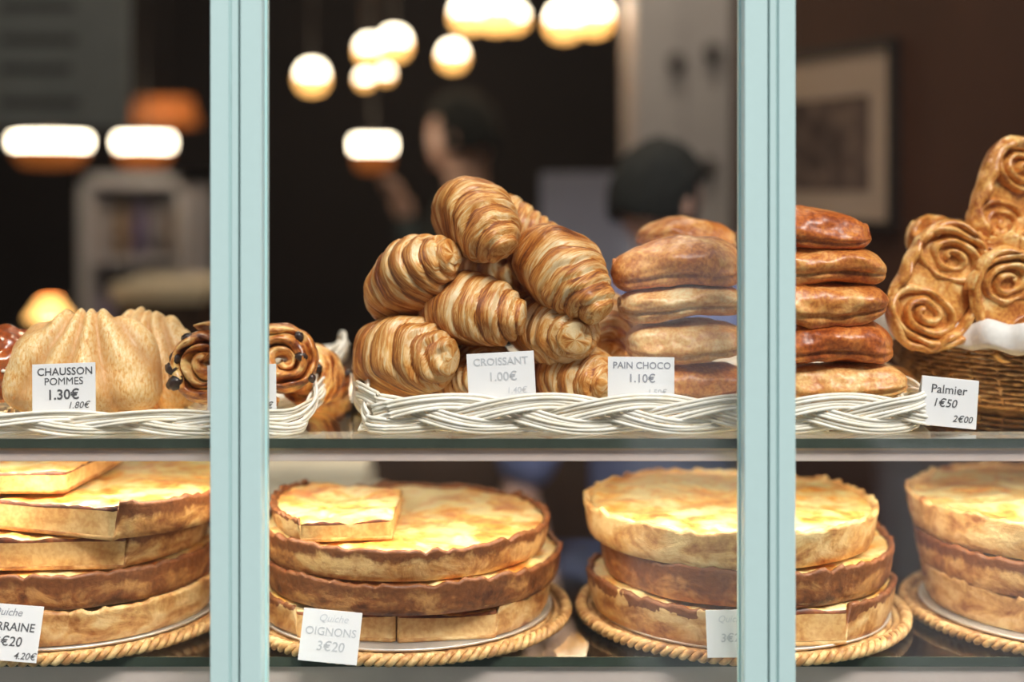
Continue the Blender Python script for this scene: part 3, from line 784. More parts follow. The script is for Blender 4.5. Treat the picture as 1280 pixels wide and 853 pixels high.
names = ['rattan tray at the left edge, under four layers of quiche', 'rattan tray in the middle pane, under onion quiches', 'rattan tray behind the right post, under three thick quiches', 'rattan tray at the right edge, cut by the picture']
for i, x in enumerate(cxs): tray(x, TY, 0.167, names[i])
Z0 = LZ+0.0120
A, B_, C_, D_ = cxs
# stack A (left)
h = 0.0335
quiche(A, TY, Z0, 0.150, h, 'bottom quiche of the left stack, ragged brown crust', seed=1, crust='q_crust_plain')
quiche(A+0.004, TY+0.002, Z0+h, 0.149, h, 'second quiche up in the left stack, dark browned rim', seed=2, crust='q_crust_dark')
quiche(A-0.01, TY, Z0+2*h, 0.152, h, 'third layer of the left stack, flat cut side facing the glass', planes=[(0.05, -1, 0.122)], inner=(0, 0.02), seed=3)
quiche(A+0.03, TY-0.004, Z0+3*h, 0.150, h, 'right part of the top quiche on the left stack', planes=[(-0.35, -0.94, 0.112)], inner=(0.0, 0.02), seed=4)
quiche(A-0.085, TY-0.004, Z0+4*h, 0.140, 0.024, 'wedge of quiche resting on top of the left stack', planes=[(0, -1, 0.088), (1, -0.1, 0.115)], inner=(0.0, 0.0), seed=5)
# stack B
h = 0.0312
quiche(B_-0.003, TY, Z0, 0.150, h, 'left piece of the bottom cut quiche under the onion quiches, flat side forward', planes=[(-0.12, -1, 0.128), (1, 0, 0.002)], inner=(-0.05, 0), seed=11, crust='q_crust_pale')
quiche(B_+0.001, TY, Z0, 0.150, h, 'right piece of the bottom cut quiche under the onion quiches, flat side forward', planes=[(0.16, -1, 0.130), (-1, 0, 0.001)], inner=(0.05, 0), seed=12, crust='q_crust_plain')
quiche(B_+0.006, TY, Z0+h, 0.155, h, 'whole onion quiche in the middle of its stack, dark split rim', seed=13, crust='q_crust_dark')
quiche(B_-0.002, TY-0.002, Z0+2*h, 0.150, h, 'top onion quiche with a pale blistered surface', seed=14, crust='q_crust')
quiche(B_-0.012, TY-0.03, Z0+3*h, 0.122, 0.024, 'slice of onion quiche laid on top at the left, cut side forward', planes=[(0.12, -0.99, 0.080), (0.25, 0.97, 0.050), (1, 0, 0.006)], inner=(-0.07, -0.02), seed=15, crust='q_crust_pale')
# stack C
h = 0.0365
quiche(C_-0.002, TY, Z0, 0.157, h, 'bottom quiche of the stack behind the right post, cut side forward', planes=[(0.1, -1, 0.143)], seed=21, crust='q_crust_pale')
quiche(C_+0.004, TY, Z0+h, 0.150, h*0.97, 'middle quiche of the stack behind the right post, dark right half', seed=22, crust='q_crust_dark')
quiche(C_-0.012, TY, Z0+2*h, 0.150, h, 'top quiche of the stack behind the right post, orange spots on a pale top', seed=23, crust='q_crust_plain')
# stack D
quiche(D_+0.004, TY+0.01, Z0, 0.150, h, 'bottom quiche of the right-edge stack, flat cut side forward', planes=[(0.05, -1, 0.135)], seed=31, crust='q_crust_plain')
quiche(D_+0.002, TY+0.01, Z0+h, 0.155, h, 'middle quiche of the right-edge stack with a broad pale rim', seed=32, crust='q_crust')
quiche(D_-0.002, TY+0.015, Z0+2*h, 0.156, h*1.05, 'pale top quiche of the right-edge stack', seed=33, crust='q_crust_plain')

# ------------------------------------------------------------------ price cards
def text_mesh(s, size, shear=0.0, bold=0.0, space=1.0):
    cu = bpy.data.curves.new('txt', 'FONT'); cu.body = s; cu.size = size; cu.align_x = 'CENTER'; cu.align_y = 'CENTER'
    cu.extrude = 0.00008; cu.shear = shear; cu.offset = bold; cu.space_character = space; cu.resolution_u = 3
    o = bpy.data.objects.new('txt', cu); C.objects.link(o)
    dg = bpy.context.evaluated_depsgraph_get(); dg.update()
    me = bpy.data.meshes.new_from_object(o.evaluated_get(dg)); bpy.data.objects.remove(o); bpy.data.curves.remove(cu)
    return me
def card(tl, tr, bl, Y, lines, label, lean=0.10, tent=False, extra=0.0):
    s = F/Y
    TL, TR, BL = W(tl[0], tl[1], Y), W(tr[0], tr[1], Y), W(bl[0], bl[1], Y)
    u = (TR-TL); w = u.length; u.normalize(); v = (TL-BL); hgt = v.length
    v.normalize(); v = (v+Vector((0, lean, 0))).normalized(); v = (v-u*v.dot(u)).normalized(); nrm = u.cross(v)   # nrm points to the camera (-Y)
    if nrm.y > 0: nrm = -nrm
    mid = (TL+TR)/2-v*hgt
    m = Matrix((u, v, nrm)).transposed().to_4x4(); m.translation = mid
    t = thing('price_card', label, 'price card', m)
    bm = bx(-w/2, w/2, -extra, hgt, -0.0009, 0, bev=0.0002); obj('card', bm, M['white'], t, False)
    if tent:
        b2 = bx(-w/2, w/2, 0, hgt, -0.0008, 0); 
        b2.transform(Matrix.Translation((0, hgt, -0.0009)) @ Matrix.Rotation(math.radians(26), 4, 'X') @ Matrix.Translation((0, -hgt, 0)))
        obj('rear_leaf', b2, M['white'], t, False)
    for (txt, fx, fy, sz, ik, sh, bd) in lines:
        me = text_mesh(txt, sz*hgt, sh, bd*hgt)
        o = obj('lettering', me, M[ik], t, False); o.location = ((fx-0.5)*w, fy*hgt, 0.0003)
    return t
YC = 1.326
card((40, 456), (119, 453), (41, 520), YC, [('CHAUSSON', .52, .84, .205, 'dark', 0, 0.002), ('POMMES', .5, .65, .2, 'dark', 0, 0), ('1.30€', .49, .39, .27, 'dark', 0, .005), ('1.80€', .73, .18, .18, 'dark', .25, 0)],
     'price card reading CHAUSSON POMMES before the apple turnovers', extra=0.008)
card((259, 457), (345, 455), (258, 513), YC, [('€', .90, .08, .2, 'dark', .25, .002)], 'price card half hidden behind the left post', extra=0.010)
card((583, 443), (667, 438.5), (587, 500), YC, [('CROISSANT', .50, .80, .225, 'faint', 0, .003), ('1.00€', .52, .47, .27, 'faint', 0, .003), ('1.40€', .72, .16, .19, 'fainter', .1, .001)],
     'price card reading CROISSANT at the foot of the pile', extra=0.008)
card((760, 446), (843, 447), (762, 500), YC, [('PAIN CHOCO', .51, .80, .215, 'mid', 0, .002), ('1.10€', .51, .50, .27, 'mid', 0, .003), ('1.50€', .74, .19, .19, 'faint', .1, .001)],
     'price card reading PAIN CHOCO before the left stack of rolls', extra=0.008)
card((1153, 470), (1224, 477), (1149, 530), 1.322, [('Palmier', .48, .76, .25, 'dark', .05, .001), ('1€50', .42, .48, .235, 'dark', .2, .001), ('2€00', .75, .18, .19, 'dark', .25, .001)],
     'folded price card reading Palmier beside the right basket end', tent=True)
YL = 1.312
card((-22, 753), (55, 759), (-40, 818), YL, [('Quiche', .42, .86, .19, 'mid', .3, 0), ('LORRAINE', .47, .60, .21, 'dark', .05, .002), ('3€20', .50, .34, .24, 'dark', .1, .002), ('4.20€', .80, .10, .17, 'dark', .25, .001)],
     'tilted price card reading LORRAINE 3€20 at the left edge', lean=0.22)
card((380, 760), (453, 767), (371, 822), YL, [('Quiche', .52, .84, .2, 'fainter', .3, 0), ('OIGNONS', .5, .58, .22, 'faint', .03, .001), ('3€20', .52, .30, .26, 'faint', .1, .002)],
     'price card in glare-paled ink reading OIGNONS 3€20 on the middle tray', lean=0.22)
card((882, 763), (956, 762), (879, 820), YL, [('Quiche', .42, .80, .2, 'fainter', .3, 0), ('3€20', .44, .40, .25, 'faint', .1, .002)],
     '3€20 price card in glare-paled ink on the third tray, half cut off by the right post', lean=0.22)

# ------------------------------------------------------------------ the shop behind
M['plaster'] = simple('brown_plaster', (0.085, 0.030, 0.014), 0.7, var=0.08, scale=3)
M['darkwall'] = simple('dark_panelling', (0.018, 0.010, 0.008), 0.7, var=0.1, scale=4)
M['wood'] = simple('dark_wood', (0.09, 0.045, 0.025), 0.5, var=0.2, scale=8)
M['floor'] = simple('floor_tile', (0.05, 0.035, 0.03), 0.5, var=0.1, scale=3)
M['slate'] = simple('slate_board', (0.16, 0.18, 0.20), 0.6, var=0.06, scale=6)
M['chalk'] = simple('chalk', (0.055, 0.06, 0.065), 0.9)
M['mat'] = simple('picture_mat', (0.62, 0.47, 0.37), 0.7, var=0.03, scale=5)
M['print'] = pastry_mat('etching_print', (0.07, 0.045, 0.045), (0.22, 0.16, 0.14), (0.38, 0.29, 0.24), 14, 60, 0, 0.8, bs_=0)
M['frame'] = simple('dark_frame', (0.03, 0.02, 0.017), 0.5)
M['greypanel'] = simple('grey_cupboard_paint', (0.70, 0.68, 0.73), 0.55, var=0.03, scale=4)
M['steel'] = simple('steel', (0.45, 0.46, 0.50), 0.4, 0.3)
M['lilac'] = simple('lilac_board', (0.36, 0.36, 0.46), 0.6, var=0.04, scale=6)
M['cream'] = simple('cream_paper', (0.75, 0.66, 0.50), 0.7, var=0.04, scale=10)
M['amber'] = emit('amber_glass', (1.0, 0.28, 0.05), 0.16); M['amber'].node_tree.nodes['Principled BSDF'].inputs['Base Color'].default_value = (0.55, 0.15, 0.03, 1)
M['glow'] = emit('lamp_glow', (1.0, 0.84, 0.60), 9.0)
M['glow_rim'] = emit('lamp_glow_amber', (1.0, 0.50, 0.14), 2.2)
struct('floor', bx(-3, 3, 1.29, 6.2, -0.05, 0), M['floor'])
struct('ceiling', bx(-3, 3, 1.29, 6.2, 3.1, 3.15), M['darkwall'])
struct('wall_back', bx(-3, 3, 6.2, 6.3, 0, 3.1), M['darkwall'])
struct('wall_left', bx(-3.1, -3, 1.29, 6.3, 0, 3.1), M['darkwall'])
# oblique right wall with the picture
p0, p1 = Vector((0.692, 2.6, 0)), Vector((0.582, 2.917, 0)); d = (p1-p0).normalized(); nn = Vector((-d.y, d.x, 0))   # nn to the left / camera side
ang = math.atan2(d.y, d.x)
wm = Matrix.Translation(p0) @ Matrix.Rotation(ang, 4, 'Z')       # local +x runs back along the wall, +y towards nn
def onwall(name, b, m, parent=None): 
    b.transform(wm); return b
bm = bx(-1.25, 0.62, -0.16, -0.012, 0, 3.1); bm.transform(wm); struct('wall_right', bm, M['plaster'])
bm = bx(0.62, 3.9, -0.16, -0.012, 0, 3.1); bm.transform(wm @ Matrix.Translation((0.62,-0.016,0)) @ Matrix.Rotation(-math.radians(55), 4, 'Z') @ Matrix.Translation((-0.62,0,0))); struct('wall_side', bm, M['darkwall'])
pm = wm.copy(); t = thing('framed_picture', 'framed etching with a beige mat on the brown right wall', 'picture', wm @ Matrix.Translation((0.22, -0.012, 1.585)))
zt, zb = 0.161, -0.162
x0, x1 = -0.22, 0.26
obj('frame', box(box(box(bx(x0-0.014, x0, 0, 0.02, zb-0.014, zt+0.014), x1, x1+0.014, 0, 0.02, zb-0.014, zt+0.014), x0, x1, 0, 0.02, zt, zt+0.014), x0, x1, 0, 0.02, zb-0.014, zb), M['frame'], t, False)
obj('mat', bx(x0, x1, 0.001, 0.010, zb, zt), M['mat'], t, False)
obj('print', bx(x0+0.07, x1-0.07, 0.010, 0.0112, zb+0.055, zt-0.085), M['print'], t, False)
# slate menu board, upper left
Y = 3.4
t = thing('menu_board', 'grey slate menu board hanging at the upper left of the shop', 'board', W(55, 60, Y))
w2 = 110/F*Y; 
obj('slate', bx(-w2, w2*0.96, 0, 0.02, -0.19, 0.32), M['slate'], t, False)
for i, z in enumerate((0.10, 0.02, -0.05, -0.13, 0.18)):
    obj('chalk_line', bx(-w2*0.5, w2*(0.35+0.12*math.sin(i*3)), -0.002, 0, z-0.010, z+0.010), M['chalk'], t, False)
# lamps: position by pixel, then real lamps hung from the ceiling
def cord(t, z, top=3.1): obj('cord', tube(bmesh.new(), [(0, 0, z), (0, 0, top-t.location.z)], 0.004, 6), M['frame'], t)
def flat_lamp(px, py, wpx, Y, label, warm=True, hp=17):
    t = thing('pendant_lamp', label, 'lamp', W(px, py, Y), 'flat pendant lamps in the shop'); r = wpx/F*Y/2
    h_ = hp/F*Y/2
    obj('glass_drum', lathe(bmesh.new(), [(0, h_), (r*0.92, h_), (r, h_*0.7), (r, -h_*0.7), (r*0.92, -h_), (0, -h_)], 32), M['glow'], t)
    if warm: obj('amber_shade', lathe(bmesh.new(), [(r*0.94, -h_*1.02), (r*0.92, -h_*2.2), (r*0.7, -h_*3.6), (0, -h_*3.9)], 32), M['amber'], t)
    obj('cap', lathe(bmesh.new(), [(0, h_+0.02), (0.02, h_+0.02), (0.03, h_), (0, h_)], 16), M['frame'], t); cord(t, h_+0.02)
flat_lamp(63, 177, 96, 3.9, 'wide flat pendant lamp at the far left with a dull orange underside')
flat_lamp(180, 178, 70, 4.3, 'flat pendant lamp second from the left, below the amber shade')
flat_lamp(466, 181, 52, 3.9, 'flat pendant lamp over a red-orange shade in the middle pane', hp=18)
def globe(px, py, dpx, Y, label, rim=True):
    t = thing('globe_lamp', label, 'lamp', W(px, py, Y), 'glowing globe lamps near the ceiling'); r = dpx/F*Y/2
    obj('globe', ellipsoid(bmesh.new(), (0, 0, 0), (r, r, r), 3), M['glow'], t)
    obj('amber_bowl', lathe(bmesh.new(), [(r*1.12, -r*0.15), (r*1.08, -r*0.6), (r*0.75, -r*1.15), (0.0, -r*1.35), (0, -r*1.30), (r*0.7, -r*1.1), (r*1.02, -r*0.58), (r*1.06, -r*0.15)], 24), M['glow_rim'], t)
    obj('cap', lathe(bmesh.new(), [(0, r*1.15), (r*0.3, r*1.1), (r*0.35, r*0.92), (0, r*0.92)], 16), M['frame'], t); cord(t, r*1.1)
globe(390, 94, 34, 4.2, 'single globe lamp at the left of the middle pane')
globe(463, 60, 30, 4.4, 'left globe of the upper pair in the cluster')
globe(493, 52, 34, 4.1, 'right globe of the upper pair in the cluster')
globe(456, 98, 17, 4.5, 'small lower left globe of the cluster')
globe(482, 92, 15, 4.6, 'small lower right globe of the cluster')
globe(566, 68, 30, 4.3, 'globe lamp below the big group at the top middle')
globe(585, 15, 38, 4.0, 'left globe of the big group at the top middle')
globe(620, 10, 46, 4.2, 'middle globe of the big group at the top middle')
globe(643, 20, 28, 4.5, 'right small globe of the big group at the top middle')
globe(705, 24, 40, 4.1, 'left globe of the pair near the grey cupboard')
globe(742, 18, 40, 4.3, 'right globe of the pair near the grey cupboard')
t = thing('orange_lamp', 'small glowing orange table lamp behind the turnovers at the left', 'lamp', W(62, 392, 3.3))
obj('shade', lathe(bmesh.new(), [(0.022, 0.035), (0.055, -0.012), (0.050, -0.014), (0.020, 0.030)], 24), M['glow_rim'], t)
obj('bulb', ellipsoid(bmesh.new(), (0, 0, 0), (0.026, 0.026, 0.022), 3), M['glow'], t)
obj('stem', tube(bmesh.new(), [(0, 0, -0.01), (0, 0, -0.25)], 0.006, 8), M['frame'], t)
obj('foot', lathe(bmesh.new(), [(0, -0.25), (0.05, -0.25), (0.05, -0.262), (0, -0.262)], 24), M['frame'], t)
t = thing('amber_shade_lamp', 'amber lamp shade glowing dimly above the second flat lamp', 'lamp', W(205, 140, 4.7))
obj('shade', lathe(bmesh.new(), [(0.09, 0.045), (0.115, -0.04), (0.11, -0.045), (0.085, 0.04)], 24), M['amber'], t)
obj('spider', bx(-0.085, 0.085, -0.004, 0.004, 0.030, 0.036), M['frame'], t, False); cord(t, 0.036)
# glazed drinks cabinet at the left
Y = 4.6; t = thing('drinks_cabinet', 'grey glazed cabinet with bottles at the left of the shop', 'cabinet', Vector((W(165, 0, Y).x, Y, 0)))
hw = 66/F*Y; zt = W(0, 218, Y).z
for x0, x1, y0, y1, z0, z1, nm in ((-hw, -hw+.03, 0, .45, 0, zt, 'side_panel'), (hw-.03, hw, 0, .45, 0, zt, 'side_panel'), (-hw, hw, .42, .45, 0, zt, 'back_panel'), (-hw, hw, 0, .45, zt-.04, zt, 'top_panel'), (-hw, hw, 0, .45, 0, .1, 'plinth'), (-hw+.03, hw-.03, .02, .42, zt-.29, zt-.27, 'shelf'), (-hw+.03, hw-.03, .02, .42, zt-.60, zt-.58, 'shelf')):
    obj(nm, bx(x0, x1, y0, y1, z0, z1), M['greypanel'], t, False)
bot_m = [simple('bottle_pale', (0.6, 0.56, 0.58), 0.3), simple('bottle_lilac', (0.30, 0.24, 0.45), 0.3), simple('bottle_tan', (0.5, 0.35, 0.22), 0.3)]
k = 0
for zz in (zt-.27, zt-.58):
    for i in range(5):
        x = -0.12+i*0.058; o = obj('bottle', lathe(bmesh.new(), [(0, 0), (.023, 0), (.024, .1), (.022, .13), (.009, .165), (.009, .19), (0, .19)], 16), bot_m[(k*2) % 3], None)
        o.location = (t.location.x+x, Y+0.12, zz); k += 1
        tag(o, ['pale', 'lilac', 'tan'][((k-1)*2+i) % 3]+' bottle on a shelf of the grey glazed cabinet', 'bottle', 'bottles in the grey cabinet')
        o['label'] = '%s bottle, %s from the left on the %s shelf of the grey cabinet' % (['pale', 'lilac', 'tan'][((k-1)*2-(k-1)//5*0+i*0) % 3], ['first', 'second', 'third', 'fourth', 'fifth'][i], 'upper' if zz > zt-.4 else 'lower')
# white counter in front of it
zc = W(0, 352, 3.6).z
t = thing('counter', 'white-topped service counter at the left behind the turnovers', 'counter', Vector((-0.88, 3.62, 0)))
obj('worktop', bx(-0.11, 0.12, -0.12, 0.25, zc-0.045, zc, bev=0.004), M['cream'], t, False)
obj('body', bx(-0.10, 0.11, -0.08, 0.23, 0, zc-0.045), M['wood'], t, False)
# table for the orange lamp
t2 = thing('side_table', 'small dark side table carrying the orange lamp', 'table', Vector((W(62, 392, 3.3).x, 3.3, 0)))
zl = W(62, 392, 3.3).z-0.262
obj('table_top', bx(-0.13, 0.13, -0.13, 0.13, zl-0.025, zl), M['wood'], t2, False)
for sx in (-.11, .11):
    for sy in (-.11, .11): obj('leg', bx(sx-.012, sx+.012, sy-.012, sy+.012, 0, zl-.025), M['wood'], t2, False)
# grey cupboard with dark knobs, behind the chocolate rolls
Y = 3.9; t = thing('grey_cupboard', 'tall pale grey cupboard with dark round knobs behind the chocolate rolls', 'cupboard', Vector((W(855, 0, Y).x, Y, 0)))
hw = 62/F*Y
obj('carcass', bx(-hw, hw, 0.02, 0.4, 0, 2.25), M['greypanel'], t, False)
for x0, x1 in ((-hw+.004, -.003), (.003, hw-.004)):
    dr = obj('door', bx(x0, x1, 0, 0.02, 0.05, 2.22, bev=0.003), M['greypanel'], t, False)
for px, py in ((845, 78), (890, 66), (884, 208)):
    q = W(px, py, Y)-t.location; o = obj('knob', ellipsoid(bmesh.new(), (0, 0, 0), (0.024, 0.02, 0.024), 3), M['frame'], t); o.location = (q.x, -0.014, q.z)
# lilac board on the rear counter
Y = 3.1; rc = thing('rear_counter', 'dark wooden rear counter behind the display shelves', 'counter', Vector((0.05, 3.3, 0)))
obj('worktop', bx(-0.55, 0.45, -0.25, 0.3, 1.02, 1.05), M['wood'], rc, False); obj('body', bx(-0.52, 0.42, -0.2, 0.28, 0, 1.02), M['wood'], rc, False)
t = thing('notice_board', 'lilac-grey upright board on the rear counter above the croissants', 'board', Vector((W(740, 0, Y).x, Y, 1.05)))
hw = 64/F*Y; zt = W(0, 216, Y).z-1.05
obj('panel', bx(-hw, hw, 0, 0.014, 0.0, zt, bev=0.002), M['lilac'], t, False)
obj('stand', bx(-hw*0.6, hw*0.6, 0.014, 0.10, 0, 0.02), M['frame'], t, False)
# cream paper bags behind the onion quiches
Y = 2.25
t = thing('preparation_bench', 'low dark bench just behind the display shelves', 'bench', Vector((-0.25, 2.3, 0)))
zb = W(0, 660, Y).z
obj('bench_top', bx(-0.45, 0.20, -0.2, 0.2, zb-0.03, zb), M['wood'], t, False)
for sx in (-.42, .17):
    for sy in (-.17, .17): obj('leg', bx(sx-.02, sx+.02, sy-.02, sy+.02, 0, zb-.03), M['wood'], t, False)
for i in range(4):
    b = bx(-0.10+0.004*i, 0.09-0.003*i, -0.08, 0.08, 0, 0.028, bev=0.006); o = obj('paper_bag_bundle', b, M['cream'], None, False)
    o.location = (W(400, 0, Y).x+0.006*math.sin(i*2), Y, zb+0.0285*i+0.0005); o.rotation_euler = (0, 0, 0.05*math.sin(i*3))
    tag(o, 'bundle of cream paper bags behind the onion quiches, %s of its stack' % ['bottom', 'second', 'third', 'top'][i], 'paper bags', 'cream paper bag bundles')

# ------------------------------------------------------------------ people in the shop
M['skin'] = simple('skin', (0.62, 0.38, 0.30), 0.5, var=0.03, scale=20, bmp=0.05)
M['hair'] = simple('dark_hair', (0.010, 0.011, 0.010), 0.85, var=0.3, scale=60, bmp=0.6, bd=0.003)
M['blueshirt'] = simple('blue_shirt', (0.22, 0.27, 0.55), 0.8, var=0.06, scale=30)
M['tealcoat'] = simple('dark_teal_coat', (0.03, 0.045, 0.05), 0.8, var=0.1, scale=30)
M['trousers'] = simple('dark_trousers', (0.02, 0.02, 0.025), 0.8)
def skinned(name, verts, edges, radii, mat, parent, root=0, sub=2):
    me = bpy.data.meshes.new(name); me.from_pydata([tuple(v) for v in verts], edges, [])
    me.materials.append(mat)
    o = bpy.data.objects.new(name, me); C.objects.link(o); o.parent = parent
    o.modifiers.new('skin', 'SKIN').use_smooth_shade = True
    for i, d_ in enumerate(me.skin_vertices[0].data):
        r = radii[i]; d_.radius = r if isinstance(r, tuple) else (r, r); d_.use_root = (i == root)
    s = o.modifiers.new('sub', 'SUBSURF'); s.levels = s.render_levels = sub
    return o
def hand(parent, wrist, direction, palm_n, curl=0.5, s=1.0):
    d = direction.normalized(); n = (palm_n-d*palm_n.dot(d)).normalized(); side = d.cross(n)
    vs = [wrist, wrist+d*0.04*s, wrist+d*0.075*s]; es = [(0, 1), (1, 2)]; rs = [(0.026*s, 0.020*s), (0.036*s, 0.016*s), (0.036*s, 0.014*s)]
    o = skinned('hand', vs, es, rs, M['skin'], parent, 0, 1)
    for k, (off, ln) in enumerate(((-0.028, 0.068), (-0.010, 0.078), (0.010, 0.073), (0.028, 0.058))):
        b = wrist+(d*0.070+side*off)*s; a = b+(d*math.cos(curl*.5)-n*math.sin(curl*.5))*ln*0.45*s; c = a+(d*math.cos(curl*1.3)-n*math.sin(curl*1.3))*ln*0.32*s
        e = c+(d*math.cos(curl*2.1)-n*math.sin(curl*2.1))*ln*0.26*s
        skinned('finger', [b-d*0.02*s, b, a, c, e], [(0, 1), (1, 2), (2, 3), (3, 4)], [0.009*s, .009*s, .0085*s, .008*s, .0068*s], M['skin'], parent, 0, 1)
    b = wrist+(d*0.025-side*0.024)*s
    skinned('thumb', [b, b+(d*.022-side*.024-n*.006)*s, b+(d*.048-side*.034-n*.014)*s, b+(d*.068-side*.034-n*.022)*s], [(0, 1), (1, 2), (2, 3)], [.013*s, .011*s, .010*s, .008*s], M['skin'], parent, 0, 1)
def person(label, base, yaw, shirt, arms, head_yaw=0, head_pitch=0, hgt=1.70, long_hair=False, bare=False):
    t = thing('person', label, 'person', Matrix.Translation(base) @ Matrix.Rotation(yaw, 4, 'Z'))
    k = hgt/1.70
    V = lambda x, y, z: Vector((x*k, y*k, z*k))   # faces local -Y
    vs = [V(0, 0, .93), V(0, 0, 1.08), V(0, -.01, 1.24), V(0, 0, 1.38), V(0, 0.005, 1.425), V(0, 0.004, 1.445)]
    rs = [(.17*k, .12*k), (.145*k, .105*k), (.165*k, .115*k), (.13*k, .085*k), (.072*k, .066*k), (.064*k, .060*k)]
    es = [(0, 1), (1, 2), (2, 3), (3, 4), (4, 5)]
    hands = []
    for sgn, (el, wr) in zip((-1, 1), arms):
        i = len(vs); sh = V(sgn*.175, 0, 1.385)
        if bare:
            vs += [sh, Vector(el)]; rs += [.075*k, .068*k]; es += [(3, i), (i, i+1)]
            e_, w_ = Vector(el), Vector(wr); skinned('forearm', [e_+(sh-e_).normalized()*.04, e_, e_.lerp(w_, .35), w_], [(0, 1), (1, 2), (2, 3)], [.038*k, .040*k, .042*k, .028*k], M['skin'], t, 0, 2)
        else:
            vs += [sh, Vector(el), Vector(wr)]; rs += [.062*k, .047*k, .032*k]; es += [(3, i), (i, i+1), (i+1, i+2)]
        hands.append((Vector(el), Vector(wr)))
    skinned('shirt', vs, es, rs, shirt, t, 0, 2)
    for sgn in (-1, 1): pass
    skinned('trousers', [V(0, 0, .95), V(-.09, 0, .86), V(-.10, -.01, .48), V(-.10, .0, .07), V(.09, 0, .86), V(.10, -.01, .48), V(.10, 0, .07)], [(0, 1), (1, 2), (2, 3), (0, 4), (4, 5), (5, 6)], [(.16*k, .12*k), .095*k, .065*k, .05*k, .095*k, .065*k, .05*k], M['trousers'], t, 0, 2)
    for sgn in (-1, 1): obj('shoe', ellipsoid(bmesh.new(), (sgn*.10*k, -.05*k, .035*k), (.045*k, .13*k, .036*k), 3), M['frame'], t)
    for (el, wr), sgn in zip(hands, (-1, 1)): hand(t, wr-(wr-el).normalized()*0.01, wr-el, Vector((0, 1, 0.2)), 0.6, k)
    obj('neck', tube(bmesh.new(), [V(0, .005, 1.40), V(0, .004, 1.46), V(0, -.004, 1.56)], 0.054*k, 20), M['skin'], t)
    # head: modelled skull with face
    hm = Matrix.Translation(V(0, -0.01, 1.60)) @ Matrix.Rotation(head_yaw, 4, 'Z') @ Matrix.Rotation(head_pitch, 4, 'X')
    bm = bmesh.new(); g = bmesh.ops.create_icosphere(bm, subdivisions=5, radius=1)
    for v in bm.verts:
        x, y, z = v.co; jaw = smoothstep(0.2, -1.0, z)
        X = x*.075*(1-.32*jaw); Yy = y*.095*(1-.12*jaw)-0.012*jaw; Z = z*.115
        if y < 0:
            nose = math.exp(-((x/.16)**2+((z+.16)/.22)**2)); Yy -= .021*nose*smoothstep(0.2, -.25, -abs(0))*1.0
            eye = math.exp(-(((abs(x)-.40)/.18)**2+((z-.02)/.13)**2)); Yy += .008*eye
            lip = math.exp(-((x/.30)**2+((z+.52)/.07)**2)); Yy -= .006*lip
            brow = math.exp(-(((abs(x)-.38)/.25)**2+((z-.2)/.07)**2)); Yy -= .003*brow
            chin = math.exp(-((x/.3)**2+((z+.9)/.15)**2)); Yy -= .010*chin
        v.co = Vector((X, Yy, Z))*k
    bm.transform(hm); head = obj('head', bm, M['skin'], t)
    for sgn in (-1, 1):
        e = bmesh.new(); ellipsoid(e, (sgn*.030*k, -.078*k, .003*k), (.012*k, .010*k, .008*k), 2); e.transform(hm); obj('eye', e, M['white'], head)
        e = bmesh.new(); ellipsoid(e, (sgn*.030*k, -.0865*k, .003*k), (.005*k, .003*k, .005*k), 2); e.transform(hm); obj('iris', e, M['frame'], head)
        e = bmesh.new(); ellipsoid(e, (sgn*.078*k, .006*k, -.008*k), (.009*k, .018*k, .030*k), 3); e.transform(hm); obj('ear', e, M['skin'], head)
    e = bmesh.new(); ellipsoid(e, (0, -.098*k, -.060*k), (.022*k, .004*k, .006*k), 2); e.transform(hm); obj('mouth', e, simple('lips', (.45, .16, .14), .5), head)
    bm = bmesh.new(); bmesh.ops.create_icosphere(bm, subdivisions=5, radius=1)
    dele = []
    for v in bm.verts:
        x, y, z = v.co
        if y < -.30 and z < .42: dele.append(v); continue
        if z < (-0.75 if long_hair else -.45): dele.append(v); continue
        q = 1+.05*noise.noise(Vector((x*3, y*3, z*3)))+.015*math.sin(x*40+y*10)
        v.co = Vector((x*.086*q, y*.106*q+.004, z*.125*q+.004))*k
    bmesh.ops.delete(bm, geom=dele, context='VERTS'); bm.transform(hm)
    hr = obj('hair', bm, M['hair'], t); sm = hr.modifiers.new('s', 'SOLIDIFY'); sm.thickness = 0.008; sm.offset = -1
    return t
# shop assistant behind the rolls: dark hair, blue shirt
pb = W(824, 0, 2.55); person('shop assistant in a blue shirt with dark hair, standing behind the chocolate rolls', Vector((pb.x, 2.55, 0)), math.radians(-18), M['blueshirt'],
       (((-.26, -.02, 0.93), (-.15, -.18, 0.76)), ((.25, -.12, 1.08), (-.02, -.24, 1.26))), head_yaw=math.radians(150), head_pitch=0.25, hgt=1.55, bare=True)
pb = W(582, 0, 3.95); person('customer with dark hair and dark teal coat, facing left in the dim shop', Vector((pb.x, 3.95, 0)), math.radians(-75), M['tealcoat'],
       (((-.26, -.02, 1.12), (-.22, -.16, 0.96)), ((.24, -.16, 1.16), (.10, -.19, 1.40))), head_yaw=math.radians(-38), head_pitch=0.15, hgt=1.72)

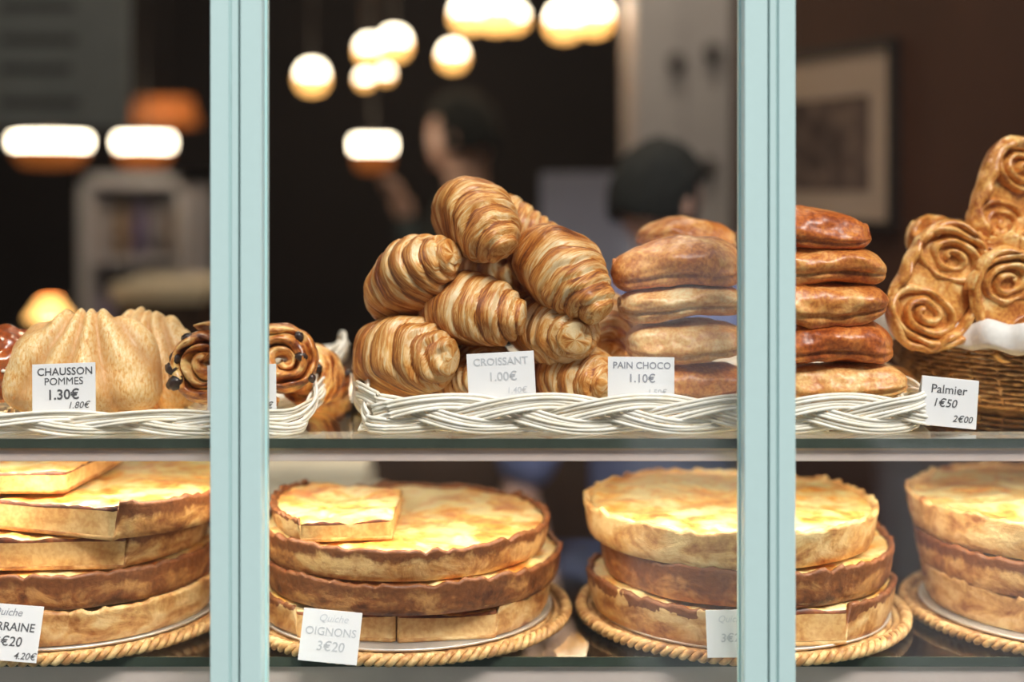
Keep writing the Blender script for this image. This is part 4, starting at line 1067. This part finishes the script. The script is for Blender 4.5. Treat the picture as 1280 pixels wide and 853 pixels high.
# unseen ceiling spots, added as fill to lift the light in the shop
for i, (x, y) in enumerate(((-1.2, 2.6), (0.0, 2.3), (-0.6, 4.6), (0.4, 3.4))):
    t = thing('fill_spot', 'round fill spotlight added out of view '+['at the front left of the shop ceiling', 'right above the preparation bench', 'near the back wall at the left', 'above the rear counter'][i], 'lamp', Vector((x, y, 3.1)), 'added fill spotlights')
    obj('housing', lathe(bmesh.new(), [(0, 0), (.07, 0), (.07, -.05), (.062, -.05), (.062, -.012), (0, -.012)], 24), M['frame'], t)
    obj('bulb', ellipsoid(bmesh.new(), (0, 0, -.03), (.035, .035, .02), 2), M['glow'], t)
    ld = bpy.data.lights.new('spot', 'AREA'); ld.shape = 'DISK'; ld.size = 0.12; ld.energy = 5; ld.color = (1, .82, .6)
    lo = bpy.data.objects.new('fill_light', ld); C.objects.link(lo); lo.parent = t; lo.location = (0, 0, -.055)

# ------------------------------------------------------------------ the street the glass mirrors
M['asphalt'] = simple('asphalt', (0.035, 0.035, 0.038), 0.9, var=0.15, scale=3)
M['paving'] = simple('paving', (0.12, 0.11, 0.10), 0.85, var=0.08, scale=4)
M['stone'] = simple('dark_facade', (0.022, 0.018, 0.017), 0.9, var=0.15, scale=1.5)
M['limestone'] = simple('pale_limestone', (0.84, 0.82, 0.84), 0.8, var=0.05, scale=2)
struct('ground_street', bx(-15, 15, -12, -0.6, -0.15, -0.10), M['asphalt'])
struct('ground_pavement', bx(-15, 15, -0.6, 1.235, -0.15, 0), M['paving'])
struct('ground_pavement_far', bx(-15, 15, -12, -5, -0.12, 0), M['paving'])
for i, (x0, x1) in enumerate(((-15, 0.66), (1.42, 15))):
    struct('wall_street_%d' % (i+1), bx(x0, x1, -9, -6, 0, 9), M['stone'])
struct('wall_street_3', bx(0.66, 1.42, -8.9, -6.02, 0, 9), M['stone'])

t = thing('haze_planter', 'pale planter added in the street so that its reflection hazes the right pane', 'planter', Vector((1.62, -2.0, -0.1)))  # added out of view, only to mirror as pale haze in the glass
obj('trough', box(bx(-0.40, 0.40, -0.25, 0.0, 0, 0.74, bev=0.02), -0.42, 0.42, -0.27, 0.02, 0.70, 0.76, bev=0.01), M['limestone'], t, False)
k = thing('haze_cabinet', 'pale utility cabinet added in the street so that its reflection hazes the rolls', 'cabinet', Vector((0.56, -2.0, -0.1)))  # made-up pale block that gives the pane its band of reflected haze
obj('body', bx(-0.175, 0.175, -0.30, 0, 0, 1.36, bev=0.01), M['limestone'], k, False)
obj('roof', bx(-0.19, 0.19, -0.32, 0.02, 1.36, 1.40, bev=0.01), M['limestone'], k, False)
obj('door_handle', bx(0.11, 0.125, 0.0, 0.02, 0.7, 0.82), M['frame'], k, False)
obj('soil', bx(-0.38, 0.38, -0.22, -0.03, 0.755, 0.765), M['asphalt'], t, False)
